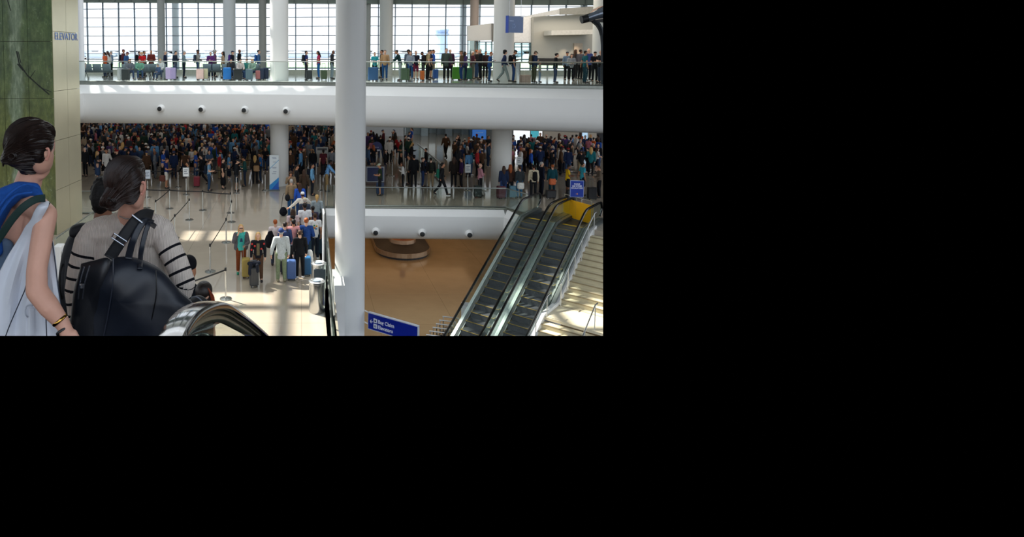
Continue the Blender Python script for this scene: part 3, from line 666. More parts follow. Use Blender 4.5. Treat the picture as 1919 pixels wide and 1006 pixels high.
VAR = [('stand', 'short', 'long', 'long', None), ('stand', 'long', 'puffy', 'long', None), ('phone', 'short', 'tee', 'long', None), ('phone', 'long', 'long', 'long', None), ('handle', 'short', 'puffy', 'long', None),
       ('crossed', 'short', 'long', 'long', 'cap'), ('stand_b', 'bun', 'long', 'long', None), ('hold_both', 'long', 'tee', 'shorts', None), ('stand_b', 'short', 'tee', 'shorts', None), ('walk', 'short', 'long', 'long', None),
       ('stand', 'tail', 'tee', 'long', None), ('handle', 'bun', 'coat', 'long', None), ('hold_both', 'short', 'long', 'long', 'cap'), ('stand', 'short', 'coat', 'long', 'hat'), ('crossed', 'long', 'tee', 'skirt', None), ('stand_b', 'bald', 'long', 'long', None)]
TOPC = [('black', '#16171b'), ('navy', '#1c2a4a'), ('charcoal', '#33363c'), ('dark green', '#22392f'), ('brown', '#4c3626'), ('grey', '#6f7378'), ('royal blue', '#2450a8'), ('light blue', '#5d93c0'), ('red', '#a3262b'), ('white', '#d5d2cc'), ('beige', '#a39078'), ('maroon', '#541f28'), ('denim', '#3a5270'), ('purple', '#4d3a6b'), ('orange', '#c25a25'), ('teal', '#1f6a70'), ('pink', '#bf7484')]
TOPW = [20, 17, 12, 6, 6, 7, 5, 6, 4, 6, 5, 3, 6, 2, 1.5, 2, 1.5]
BOTC = [('black', '#141417'), ('navy', '#1d2536'), ('denim', '#34496a'), ('grey', '#55585c'), ('khaki', '#8a7a5c'), ('brown', '#42301f')]
BOTW = [10, 6, 8, 3, 3, 2]
PSN = {'short': 'short-haired', 'long': 'long-haired', 'bun': 'bun-haired', 'tail': 'ponytailed', 'bald': 'balding', 'cap': 'capped', 'hat': 'brim-hatted'}
def crowd_person(loc, rz, rnd, sc=1.0, tcol=None, v=None, lo=False):
    v = VAR[v] if v is not None else rnd.choice(VAR); me = crowd_mesh(*v, lo)
    o = bpy.data.objects.new('person', me); C.objects.link(o); o.location = loc; o.rotation_euler = (0, 0, rz); o.scale = (sc, sc, sc)
    tc_ = tcol if tcol is not None else rnd.choices(TOPC, TOPW)[0]; bc = rnd.choices(BOTC, BOTW)[0]; sk = rnd.choices(['pale', 'tan', 'brown', 'dark'], [6, 4, 2, 2])[0]; hc = rnd.choices(['dark', 'brown', 'black', 'blond', 'red', 'grey'], [6, 6, 4, 2, 1, 2])[0]
    hatc = rnd.choice(['#1a1c22', '#d8d4cc', '#25355e', '#8b1f22'])
    ms = [mat(SKINS[sk], .6, 0, .05, 12), cloth(tc_[1]), cloth(bc[1]), mat(rnd.choice(['#1d1b1b', '#d6d3ce', '#4a4038']), .6), mat(HAIRC[hc], .6, 0, .2, 40, .5, .3, kind='hair'), cloth(hatc)]
    for i, m in enumerate(ms): o.material_slots[i].link = 'OBJECT'; o.material_slots[i].material = m
    o['_d'] = '%s %s person in %s %s' % (PSN[v[4] or v[1]], '' if v[4] else {'dark': 'dark', 'brown': 'brown', 'black': 'black', 'blond': 'blond', 'red': 'red', 'grey': 'grey'}[hc], tc_[0], {'long': 'top', 'tee': 'tee', 'puffy': 'jacket', 'coat': 'coat'}[v[2]])
    o['_b'] = '%s %s' % (bc[0], {'long': 'trousers', 'shorts': 'shorts', 'skirt': 'skirt'}[v[3]])
    return o
# ---- luggage
def suitcase(loc, rz, col='#23355c', label='', h=.62, w=.42, d=.26, handle=.38, group=None, soft=False):
    t = thing('suitcase', label, 'suitcase', loc, rz, group); m = mat(col, .4 if not soft else .85, 0, .06, 10)
    MB().box(-w / 2, w / 2, -d / 2, d / 2, .06, .06 + h, bev=.03).build('shell', m, t)
    g = MB()
    for k in range(-2, 3): g.box(k * w * .17 - .006, k * w * .17 + .006, -d / 2 - .006, -d / 2 + .002, .11, h)
    g.build('ribs' if 0 else 'front_groove', mat(col, .5, 0, .06, 11), t)
    b = MB(); b.box(-w / 2 - .003, w / 2 + .003, -.006, .006, .065, .055 + h); b.build('zip', BLACK, t)
    for sx_ in (-1, 1):
        for sy in (-1, 1):
            MB().lathe([(.001, -.012), (.028, -.012), (.028, .012), (.001, .012)], (sx_ * (w / 2 - .05), sy * (d / 2 - .04), .03), 10, M=Matrix.Rotation(pi / 2, 4, 'Y')).build('wheel', BLACK, t)
    if handle:
        q = MB(); z1 = .06 + h + handle; q.tube([(-.09, d * .3, .06 + h), (-.09, d * .3, z1)], .008, 6).tube([(.09, d * .3, .06 + h), (.09, d * .3, z1)], .008, 6).tube([(-.1, d * .3, z1), (.1, d * .3, z1)], .014, 6); q.build('pull_handle', mat('#8d9193', .3, .9), t)
    return t
_bp = {}
def backpack(loc, rz, col, label, sc=1.0, group=None):
    t = thing('backpack', label, 'backpack', loc, rz, group); t.scale = (sc,) * 3
    if 'b' not in _bp:
        _bp['b'] = remesh([cap((0, .0, -.14), .13, (0, .0, .12), .125, .75, 'b'), blob((0, 0, .17), (.12, .09, .09), tg='b')], .02, 2, .6, 'pack_body')
        _bp['p'] = remesh([cap((-.05, .09, -.12), .06, (.05, .09, -.12), .06, .8, 'b')], .015, 2, .6, 'front_pocket')
        s = MB()
        for k in (-1, 1): s.tube([(k * .09, -.05, .2), (k * .1, -.16, .26), (k * .11, -.27, .16), (k * .12, -.26, .0), (k * .12, -.1, -.14)], .016, 6)
        _bp['s'] = s.mesh('strap', mat('#111214', .8), True)
    for k, n in (('b', 'pack_body'), ('p', 'front_pocket'), ('s', 'strap')):
        o = bpy.data.objects.new(n, _bp[k]); C.objects.link(o); o.parent = t
        if not _bp[k].materials: _bp[k].materials.append(BLACK)
        o.material_slots[0].link = 'OBJECT'; o.material_slots[0].material = cloth(col) if k != 's' else mat('#111214', .8)
    return t
# ------------------------------------------------------------------ escalators and stair (local x = sideways, y = uphill, z up; origin at the left top comb)
EM = Matrix.Translation(O) @ Matrix(((LAT.x, -RUN.x, 0, 0), (LAT.y, -RUN.y, 0, 0), (0, 0, 1, 0), (0, 0, 0, 1)))
SL = math.tan(R(30)); NST = 24
def escalator(l0, label):
    t = thing('escalator', label, 'escalator', M=EM @ Matrix.Translation((l0, 0, 0)))
    dark = mat('#6a7073', .45, .5, .1, 12); st = MB(); st.box(0, 1.0, -.40, .0, -.03, 0)
    st.box(0, 1.0, -.40, -.37, -.24, -.0)
    for k in range(24): st.box(.02 + k * .04, .04 + k * .04, -.40, .0, 0, .012); st.box(.02 + k * .04, .04 + k * .04, -.412, -.4, -.23, .0)
    sm = st.mesh('step', dark); ye = MB(); ye.box(.0, 1, -.405, -.39, .0, .014).box(0, .014, -.40, 0, .0, .014).box(.986, 1, -.4, 0, 0, .014); ym = ye.mesh('yellow_edge', mat('#a48c34', .6))
    for i in range(NST):
        z = -max(0, (i - 1.2)) * .4 * SL if i > 1 else 0
        o = bpy.data.objects.new('step', sm); C.objects.link(o); o.parent = t; o.location = (0, -.05 - i * .4, z)
        q = bpy.data.objects.new('yellow_edge', ym); C.objects.link(q); q.parent = o
    MB().box(0, 1.0, -.06, .05, -.02, .02).build('comb_line', mat('#d6b22a', .6), t); MB().box(-.0, 1.0, .05, 1.7, -.02, .012).build('landing_plate', mat('#4a4d4e', .45, .6, .1, 6), t)
    for s, x in ((-1, -.13), (1, 1.13)):
        prof = [(1.55, 0), (.2, 0), (-.5, -.05), (-1.2, -.42)] + [(-1.2 - k, -.42 - k * SL) for k in range(1, 9)]
        # skirt, deck and glass follow the slope
        sk = MB(); xi = 0 if s < 0 else 1.0; sk_w = .03 * s
        for (a, za), (c, zc_) in zip(prof[:-1], prof[1:]):
            sk.slab([(xi, a, za - .35), (xi, c, zc_ - .35), (xi, c, zc_ + .17), (xi, a, za + .17)], (sk_w, 0, 0))
        sk.build('skirt', mat('#596060', .35, .7, .06, 6), t)
        dk = MB(); x1 = x - s * .10; x2 = x + s * .15
        for (a, za), (c, zc_) in zip(prof[:-1], prof[1:]):
            dk.slab([(x1, a, za + .17), (x1, c, zc_ + .17), (x - s * .015, c, zc_ + .21), (x - s * .015, a, za + .21)], (0, 0, -.04)); dk.slab([(x + s * .015, a, za + .21), (x + s * .015, c, zc_ + .21), (x2, c, zc_ + .2), (x2, a, za + .2)], (0, 0, -.04))
            dk.slab([(x2, a, za + .2), (x2, c, zc_ + .2), (x2, c, zc_ - .7), (x2, a, za - .7)], (-s * .03, 0, 0))
        dk.build('deck', mat('#a9b0ad', .28, .85, .05, 8), t)
        hr = [(1.45, .3), (1.6, .42), (1.68, .6), (1.62, .8), (1.45, .9), (.2, .93), (-.5, .88), (-1.2, .52)] + [(-1.2 - k, .52 - k * SL) for k in range(1, 9)]
        gl = MB(); base = prof
        gp = [(1.3, .2), (1.55, .42), (1.6, .6), (1.55, .78), (1.4, .86), (.2, .89), (-.5, .84), (-1.2, .48)] + [(-1.2 - k, .48 - k * SL) for k in range(1, 9)]
        gb = [(1.3, .18), (1.3, .18), (1.3, .18), (1.3, .18), (1.3, .18), (.2, .18), (-.5, .14), (-1.2, -.23)] + [(-1.2 - k, -.23 - k * SL) for k in range(1, 9)]
        segs = list(zip(gp, gb))
        cur = MB()
        for (a, ab), (c, cb) in zip(segs[:7], segs[1:8]): cur.slab([(x - .006, a[0], a[1]), (x - .006, c[0], c[1]), (x - .006, cb[0], cb[1]), (x - .006, ab[0] + 1e-4, ab[1])], (.012, 0, 0))
        cur.build('glass_panel', GLASS, t)
        for (a, ab), (c, cb) in zip(segs[7:-1], segs[8:]): MB().slab([(x - .006, a[0] - .01, a[1]), (x - .006, c[0] + .01, c[1]), (x - .006, cb[0] + .01, cb[1]), (x - .006, ab[0] - .01, ab[1])], (.012, 0, 0)).build('glass_panel', GLASS, t)
        MB().tube([(x, p[0], p[1]) for p in smooth_path([Vector((0, *p)) for p in hr], 4) for p in [(p.y, p.z)]], .052, 8).build('handrail', RUBBER, t, True)
    tr = MB()
    tr.slab([(-.3, .6, -1.2), (-.3, -1.2, -1.3), (-.3, -9, -1.3 - 7.8 * SL), (1.3, -9, -1.3 - 7.8 * SL), (1.3, -1.2, -1.3), (1.3, .6, -1.2)], (0, 0, -.05)) if 0 else None
    for a, c in (((.6, -.0), (-1.2, -.42)), ((-1.2, -.42), (-9.2, -.42 - 8 * SL))):
        tr.slab([(-.26, a[0], a[1] - .95), (-.26, c[0], c[1] - .95), (1.26, c[0], c[1] - .95), (1.26, a[0], a[1] - .95)], (0, 0, .05))
        tr.slab([(-.28, a[0], a[1] - .95), (-.28, c[0], c[1] - .95), (-.28, c[0], c[1] - .5), (-.28, a[0], a[1] - .5)], (.03, 0, 0))
    tr.build('truss_casing', mat('#c8ccc8', .5, 0, .04, 2), t)
    return t
escalator(0.0, 'dark escalator with glass sides, the one beside the lower balcony')
escalator(1.56, 'dark escalator with glass sides, the one beside the beige stair')
# stair
STM = mat('#c4ba9c', .55, 0, .08, 3)
t = thing('staircase', 'wide beige stone staircase to the right of the two escalators', 'stairs', M=EM @ Matrix.Translation((2.92, 0, 0)))
TR_, RI = .29, .1637; wS = 4.2
tread = MB().box(0, wS, -TR_ - .02, .0, -.05, 0).mesh('step', STM); riser = None
top = MB().box(0, wS, -TR_ - .02, 0, -.05, 0).box(0, wS, -TR_ + .0, -TR_ + .03, -RI, -.05).box(0, wS, -TR_ - .024, -TR_ + .02, -.035, .003, 1)
tread = top.mesh('step', [STM, mat('#8d7f62', .6, 0, .1, 3)])
y = -.3; z = 0.0
def addstep(y, z): o = bpy.data.objects.new('step', tread); C.objects.link(o); o.parent = t; o.location = (0, y, z)
for i in range(13):
    z -= RI; addstep(y, z); y -= TR_
z -= 0; MB().box(0, wS, y - 1.45, y + .02, z - .1, z - RI * 0 - .0).build('landing', mat('#cfc5aa', .5, 0, .06, 2), t); yl = y; zl = z
y -= 1.43
for i in range(14):
    z -= RI; addstep(y, z); y -= TR_
MB().slab([(0, -.3, -.3), (0, -.3 - 13 * TR_, -.3 - 13 * RI), (0, yl - 1.4, zl - .3), (0, y, z - .3), (wS, y, z - .3), (wS, yl - 1.4, zl - .3), (wS, -.3 - 13 * TR_, -.3 - 13 * RI), (wS, -.3, -.3)][0:2] + [(wS, -.3 - 13 * TR_, -.3 - 13 * RI), (wS, -.3, -.3)], (0, 0, -.1)).build('soffit', WHITE, t)
wm = MB(); wm.slab([(-.16, .3, .12), (-.16, -.4, .02), (-.16, -.3 - 13 * TR_, -13 * RI + .12), (-.16, yl - 1.43, zl + .1), (-.16, y, z + .1), (-.16, y, z - 1), (-.16, yl - 1.4, zl - 1), (-.16, -.3 - 13 * TR_, -13 * RI - 1), (-.16, .3, -1)], (.16, 0, 0)); wm.build('stringer', WHITE, t)
def stair_rail(x, y0, z0, y1, z1, label, posts, lift=.9, top_flat=.25):
    h = thing('stair_handrail', label, 'handrail', M=EM @ Matrix.Translation((2.92 + x, 0, 0)))
    MB().tube([(0, y0 + top_flat, z0 + lift), (0, y0, z0 + lift), (0, y1, z1 + lift), (0, y1 - top_flat, z1 + lift)], .024, 8).build('rail', STEEL, h, True)
    for k in range(posts):
        f = k / max(1, posts - 1); MB().tube([(0, y0 + (y1 - y0) * f, z0 + (z1 - z0) * f), (0, y0 + (y1 - y0) * f, z0 + (z1 - z0) * f + lift)], .018, 6).build('post', mat('#dcdcd6', .35, .5), h)
    return h
stair_rail(.07, -.3, -.1, yl, zl, 'steel handrail on posts beside the right escalator, upper flight', 6)
stair_rail(.07, yl - 1.4, zl - .1, y, z, 'steel handrail beside the right escalator, below the landing', 5)
stair_rail(2.35, -1.6, -1.3 * SL, yl + .6, zl + .35, 'steel handrail in the middle of the upper stair flight', 4)
stair_rail(1.75, yl - 1.35, zl, y, z, 'steel handrail starting at the front edge of the sunlit landing', 5)
pr = thing('stair_pier', 'rounded pale grey pier standing on the stair landing', 'pier', M=EM @ Matrix.Translation((2.92 + 2.62, yl - .35, zl)))
MB().lathe([(.5, .0), (.62, .25), (.66, .6), (.66, 1.05), (.6, 1.1)], seg=28).build('drum', mat('#9aa0a2', .35, .2, .04, 2), pr, True); MB().box(-.72, -.5, -.3, .3, .05, 1.12).build('side_panel', mat('#8d9494', .4), pr)
# yellow barrier and sign at the escalator head
ya, yb = P(1057, 405, 0), P(1108, 421, 0)
yt = thing('barrier', 'bright yellow barrier panel closing the head of the right escalator', 'barrier', (ya.x, ya.y, 0)); d = (yb - ya); nn = Vector((d.y, -d.x, 0)).normalized() * .06
MB().slab([(0, 0, .05), tuple(d + Vector((0, 0, .05))), tuple(d + Vector((0, 0, .88))), (0, 0, .88)], nn).build('panel', mat('#e8a80c', .5, 0, .03, 3), yt)
MB().tube([(0, 0, 0), (0, 0, 1.06), tuple(d + Vector((0, 0, 1.06))), tuple(d)], .022, 6).build('frame', mat('#b9b098', .35, .6), yt)
MB().slab([tuple(d + Vector((0, 0, .0))), tuple(d + Vector((.25, .45, 0))), tuple(d + Vector((.25, .45, .86))), tuple(d + Vector((0, 0, .86)))], (.05, 0, 0)).build('return_panel', mat('#caa04a', .5), yt)
q = P(1079, 411, 0); sg = thing('sign_stand', 'blue notice on a grey pole in front of the yellow barrier', 'sign', (q.x - .05, q.y - .12, 0), -.12)
MB().box(-.03, .03, -.02, .02, 0, 1.4).build('pole', mat('#6c6a55', .5), sg); MB().box(-.2, .2, -.15, .15, 0, .02).build('base', DSTEEL, sg)
MB().box(-.3, .3, -.05, -.022, 1.08, 1.85).build('frame', mat('#9fb0d8', .4), sg); MB().box(-.28, .28, -.058, -.05, 1.1, 1.83).build('face', mat('#14379a', .4), sg)
Tm = Matrix.Rotation(pi / 2, 4, 'X')
text('PLEASE\nUSE OTHER\nESCALATORS', .098, Matrix.Translation((0, -.06, 1.66)) @ Tm, mat('#e9edf7', .5), sg, align='CENTER', sx_=.86, bold=.002)
text('➔', .12, Matrix.Translation((.0, -.06, 1.2)) @ Tm, mat('#e0a04a', .5), sg, name='arrow', align='CENTER')
# bag claim sign
c0, c1 = F(690.5, 600, 20.0), F(783.5, 600, 18.95)
bs = thing('hanging_sign', 'dark blue bag claim and elevators sign bracketed to the central column', 'sign', (c0.x, c0.y, F(690, 585, 20).z - .0)); d = Vector((c1.x - c0.x, c1.y - c0.y, 0)); wS_ = d.length; a = math.atan2(d.y, d.x); bs.rotation_euler = (0, 0, a)
MB().box(-.02, wS_, .0, .1, -.56, 0).build('casing', mat('#c9ccd2', .4), bs); MB().box(.0, wS_ - .02, -.012, 0, -.53, -.025).build('face', mat('#0c2390', .35), bs)
for zb in (-.03, -.42): MB().tube([(-.02, .05, zb), (-.42, .14, zb + .02)], .022, 8).build('bracket', WHITE, bs)
SW = mat('#e8ecf4', .5)
text('Bag Claim', .165, Matrix.Translation((.36, -.014, -.27)) @ Tm, SW, bs, sx_=.88, bold=.003); text('Elevators', .165, Matrix.Translation((.36, -.014, -.45)) @ Tm, SW, bs, sx_=.88, bold=.003)
for k, zc_ in enumerate((-.28, -.46)):
    MB().box(.2, .33, -.018, -.012, zc_, zc_ + .14).build('pictogram_plate', SW, bs)
    g_ = MB()
    if k == 0: g_.box(.235, .295, -.021, -.018, zc_ + .035, zc_ + .085).box(.252, .278, -.021, -.018, zc_ + .085, zc_ + .1)
    else:
        for xx in (.235, .265, .295): g_.box(xx - .008, xx + .008, -.021, -.018, zc_ + .03, zc_ + .09); g_.lathe([(.009, 0), (.009, .003)], (xx, -.018, zc_ + .105), 8, M=Matrix.Rotation(pi / 2, 4, 'X'))
    g_.build('pictogram', mat('#16245a', .5), bs)
ar = MB()
for s in (1, -1): ar.slab([(.06, -.014, -.27), (.085, -.014, -.27), (.13, -.014, -.27 + s * .055), (.105, -.014, -.27 + s * .055)], (0, -.005, 0))
ar.box(.07, .17, -.019, -.014, -.28, -.26); ar.build('arrow', SW, bs)
# blue hanging sign on upper concourse
c0 = F(954, 30, 29.5); c1 = F(981, 27, 30.3)
hs = thing('hanging_sign', 'pale blue sign panel hanging beside the right-hand column upstairs', 'sign', (c0.x, c0.y, c0.z)); hs.rotation_euler = (0, 0, math.atan2(c1.y - c0.y, c1.x - c0.x)); w_ = Vector((c1.x - c0.x, c1.y - c0.y)).length
MB().box(0, w_, 0, .12, -.76, 0).build('panel', mat('#5f7fb6', .35, 0, .06, 2), hs); MB().box(-.05, 0, .0, .14, -.78, .02).build('edge', mat('#2a4aa6', .4), hs)
text('< A Gates', .13, Matrix.Translation((.05, -.004, -.26)) @ Tm, mat('#c9d8ee', .5), hs) if 0 else MB().box(.05, .4, -.006, 0, -.24, -.2).build('pale_print', mat('#a9c0e4', .5), hs)
for k, (xx, zz_) in enumerate(((.3, -.42), (.42, -.42), (.3, -.56), (.42, -.56), (.5, -.5))): MB().box(xx, xx + .08, -.006, 0, zz_, zz_ + .08).build('pictogram', mat('#93aede', .5), hs)
for xx in (.12, w_ - .12): MB().tube([(xx, .06, 0), (xx, .06, 6)], .012, 5).build('hanger', STEEL, hs)
# ---- carousel
cc = P(757, 478, LZ); ca = thing('baggage_carousel', 'oval baggage carousel with dark belt and steel rim', 'carousel', (cc.x, cc.y + 3.2, LZ))
def stad(a, b_, n=18):      # half-width a, half-length b
    return [(a * cos(th), (b_ - a) * (-1 if th > pi else 1) + a * sin(th)) for th in [2 * pi * k / (2 * n) + 1e-4 for k in range(2 * n)]]
def ring(o_, i_, z0, z1, name, m, zi=None):
    n = len(o_); zi = z1 if zi is None else zi; vs = [(*p, z0) for p in o_] + [(*p, z1) for p in o_] + [(*p, zi) for p in i_] + [(*p, z0) for p in i_]
    fs = [(k * n + j, k * n + (j + 1) % n, ((k + 1) % 4) * n + (j + 1) % n, ((k + 1) % 4) * n + j) for k in range(4) for j in range(n)]
    return MB().add(vs, fs).build(name, m, ca, False)
ring(stad(1.62, 4.2), stad(1.45, 4.0), 0, .12, 'plinth', BLACK); ring(stad(1.76, 4.3), stad(1.7, 4.25), .14, .42, 'rim', mat('#a08a70', .3, .8, .1, 6))
ring(stad(1.7, 4.25), stad(.85, 3.4), .3, .43, 'belt', mat('#2a2422', .5, .2, .15, 4), .72); ring(stad(.85, 3.4), stad(.82, 3.35), .7, .95, 'inner_rim', mat('#b0967c', .3, .7))
MB().prism(stad(.83, 3.38), .86, .9).build('deck', mat('#8a5a3a', .6, 0, .3, 5), ca)
for k in range(10): MB().slab([(x_, y_, .74) for x_, y_ in [(0, 0)]] * 3, (0, 0, 0)) if 0 else None
MB().box(-.16, .16, -2.75, -2.6, .9, 1.6).build('number_sign', mat('#16307e', .5), ca)
# ---- luggage carts
ci = None
for k in range(9):
    q = P(844 - k * 6.0, 640 + k * 7.5, LZ); 
    z_t = LZ
    c_ = thing('luggage_cart', 'luggage cart, %s in the nested row at the escalator foot' % ['rearmost', 'second from the rear', 'third from the rear', 'fourth from the rear', 'fifth from the rear', 'sixth from the rear', 'seventh from the rear', 'eighth from the rear', 'ninth from the rear'][k], 'cart', (q.x, q.y, LZ), -.3, 'nested luggage carts')
    if ci is None:
        fr = MB(); 
        for s in (-.32, .32): fr.tube([(s, .1, 1.05), (s, 0, .95), (s, .1, .2), (s * .8, .9, .16)], .018, 6)
        fr.tube([(-.32, .0, .62), (.32, .0, .62)], .012, 5).tube([(-.3, .04, .4), (.3, .04, .4)], .012, 5); hd_ = MB().tube([(-.36, .1, 1.05), (.36, .1, 1.05)], .026, 8); bk = MB()
        for zz_ in (.66, .74, .82): bk.tube([(-.3, 0, zz_), (-.3, -.16, zz_), (.3, -.16, zz_), (.3, 0, zz_)], .008, 5)
        for k2 in range(6): bk.tube([(-.28 + k2 * .11, -.16, .66), (-.28 + k2 * .11, -.16, .84)], .006, 4)
        wh = MB().lathe([(.001, -.02), (.07, -.02), (.07, .02), (.001, .02)], seg=12, M=Matrix.Rotation(pi / 2, 4, 'Y'))
        ci = (fr.mesh('frame', mat('#8d8f8f', .25, .95), True), hd_.mesh('handle', mat('#b8bab9', .3, .7), True), bk.mesh('basket', mat('#9a9c9c', .3, .9)), wh.mesh('wheel', BLACK))
    for m_, n_ in zip(ci[:3], ('frame', 'handle', 'basket')): o = bpy.data.objects.new(n_, m_); C.objects.link(o); o.parent = c_
    for s in (-.32, .32):
        o = bpy.data.objects.new('wheel', ci[3]); C.objects.link(o); o.parent = c_; o.location = (s, .1, .08)
# white sign on the lower floor
q = P(874, 612, LZ); t = thing('notice_board', 'white notice board on the lower floor beside the left escalator', 'sign', (q.x, q.y, LZ), -.25)
MB().box(-.24, .24, -.03, .03, .28, 1.15, bev=.02).build('board', mat('#e8e9ee', .5), t); MB().box(-.2, .2, -.15, .15, 0, .03).build('base', DSTEEL, t); MB().box(-.02, .02, -.02, .02, 0, .3).build('pole', STEEL, t); MB().box(-.06, -.0, -.036, -.03, .66, .72).build('black_mark', BLACK, t)
# ---- bins
def bin_(x, y, label, sc, box=False):
    q = P(x, y, 0); t = thing('litter_bin', label, 'bin', (q.x, q.y, 0)); t.scale = (sc,) * 3
    MB().lathe([(.235, 0), (.24, .02), (.24, .86), (.25, .87)], seg=28).build('body', mat('#c9cccc', .22, .95, .05, 12, kind='brushed'), t, True)
    MB().lathe([(.25, .87), (.25, .93), (.2, .95), (.12, .91), (.1, .85)], seg=28).build('lid', mat('#d9dcdc', .2, .9), t, True); MB().lathe([(.11, .935), (.1, .955)], seg=20).build('opening', mat('#8fa0ae', .4), t)
    if box: MB().box(-.16, .22, -.265, -.235, .38, .8).build('front_label', mat('#2d3c46', .5), t)
bin_(594, 583, 'steel drum litter bin nearest the camera by the glass balustrade', 1.0); bin_(597, 545, 'steel drum litter bin with dark label behind the nearest bin', 1.0, True)
# ---- stanchions and belts
stn = {}
def stanchion(p, label, group=None, h=1.0, sign=None):
    t = thing('stanchion', label, 'stanchion', p, 0, group)
    if not stn:
        stn['b'] = MB().lathe([(.19, 0), (.19, .02), (.12, .035), (.03, .05)], seg=20).mesh('base', mat('#a3a6a3', .22, .95), True); stn['p'] = MB().lathe([(.028, .03), (.028, .93)], seg=10).mesh('pole', mat('#c9cac6', .22, .95), True); stn['c'] = MB().lathe([(.034, .9), (.034, 1.0), (.02, 1.01)], seg=10).mesh('belt_head', BLACK, True)
    for k, n_ in (('b', 'base'), ('p', 'pole'), ('c', 'belt_head')): o = bpy.data.objects.new(n_, stn[k]); C.objects.link(o); o.parent = t
    if sign:
        MB().box(-.17, .17, -.03, -.015, 1.0, 1.5).build('sign_frame', mat('#8f9496', .4, .5), t); MB().box(-.15, .15, -.036, -.03, 1.02, 1.48).build('notice', mat(sign, .6), t)
        m_ = MB()
        for k in range(3): m_.box(-.1, .1 - .05 * (k % 2), -.04, -.036, 1.36 - k * .1, 1.39 - k * .1)
        m_.build('print_lines', mat('#4a5568', .6), t)
    return t
def belt(a, b_, label, z=.93):
    a, b_ = Vector(a), Vector(b_); L_ = (b_ - a).length; mb = MB(); rows = []
    for k in range(9):
        p = a.lerp(b_, k / 8) + Vector((0, 0, z - .02 * 4 * (k / 8) * (1 - k / 8) - .0)); rows.append([p - a + Vector((0, 0, .025)), p - a - Vector((0, 0, .025))])
    me = mb.grid(rows).mesh('belt', BELT); thicken(me, .006); o = bpy.data.objects.new('barrier_belt', me); C.objects.link(o); o.location = a; return tag(o, label, 'belt', 'black barrier belts')
stp = [(423, 560, 'stanchion standing on the sunlit floor, closest to the camera'), (394, 509, 'stanchion behind the closest one, left of the blond woman'), (424, 454, 'stanchion above the blond woman, at the end of the lit strip'), (434, 416, 'stanchion just right of another near the floor middle, nearer one'), (432, 399, 'stanchion farther of the close pair in the floor middle'),
       (380, 394, 'stanchion right of centre in the far row on empty floor'), (355, 412, 'stanchion with a belt rising from the lower left'), (328, 446, 'stanchion left of the sunlit strip beside the striped shoulder'), (318, 391, 'stanchion in the far row, left of the pale reflections'), (292, 415, 'stanchion right of the sweater woman\'s ear'), (275, 390, 'stanchion beside the sweater woman\'s cheek')]
pos = {}
for x, y, l in stp:
    p = P(x, y, 0); stanchion(p, l, 'belt stanchions on the empty floor'); pos[(x, y)] = p
def q_(x, y): return pos[(x, y)]
belt(q_(275, 390), q_(318, 391), 'black belt in the far row of stanchions, left span'); belt(q_(318, 391), q_(380, 394), 'black belt in the far row of stanchions, middle span'); belt(q_(380, 394), q_(432, 399), 'black belt in the far row of stanchions, right span')
belt(q_(318, 391), q_(292, 415), 'black belt slanting past the sweater woman\'s face'); belt(q_(355, 412), q_(328, 446), 'black belt slanting down left of the lit strip'); belt(q_(328, 446), P(296, 488, 0), 'black belt continuing behind the striped shoulder')
belt(q_(432, 399), q_(434, 416), 'short black belt between the close pair of stanchions'); belt(q_(434, 416), q_(424, 454), 'black belt running down above the blond woman'); belt(q_(424, 454), q_(394, 509), 'black belt running down left of the blond woman'); belt(q_(423, 560), P(345, 590, 0), 'black belt from the closest stanchion toward the beanie wearer')
for x, y, l, c in [(277, 370, 'stanchion topped by a printed notice beside the sweater woman\'s head', '#cdd6e2'), (349, 365, 'stanchion with a white notice at the front of the left crowd', '#eceeee'), (876, 357, 'stanchion with white notice left of the pink-shirted man', '#c9cdc9'), (972, 340, 'stanchion with a plain white board right of the right-hand column', '#dadcd8')]:
    p = P(x, y, 0); stanchion(p, l, None, sign=c)
for i, (x, y) in enumerate([(334, 351), (443, 362), (497, 357), (600, 357), (905, 358), (1031, 366), (1090, 372), (788, 345), (735, 330), (760, 322)]):
    stanchion(P(x, y, 0), ['stanchion at the front of the left crowd behind the white notice', 'stanchion in front of the black-clad pair', 'stanchion just left of the tall banner', 'stanchion beside the light-blue shirt at the near queue', 'stanchion right of the pink-shirted man', 'stanchion left of the yellow-shirted person', 'stanchion near the teal-shirted man', 'stanchion beside the diagonal railing', 'stanchion behind the seated woman in white', 'stanchion among the far people left of the railing'][i])
bl = [((205, 350), (334, 351)), ((334, 351), (443, 348)), ((443, 348), (497, 343)), ((300, 330), (420, 328)), ((420, 328), (500, 326)), ((330, 314), (500, 311)), ((1000, 350), (1130, 356))]
for i, (a, b_) in enumerate(bl): belt(P(*a, 0), P(*b_, 0), ['black belt across the front of the left crowd, left span', 'black belt across the front of the left crowd, middle span', 'black belt ending at the tall banner', 'second-row black belt through the left crowd', 'second-row black belt just left of the banner', 'third-row black belt through the left crowd', 'black belt across the front of the right crowd', 'black belt near the diagonal railing'][i])
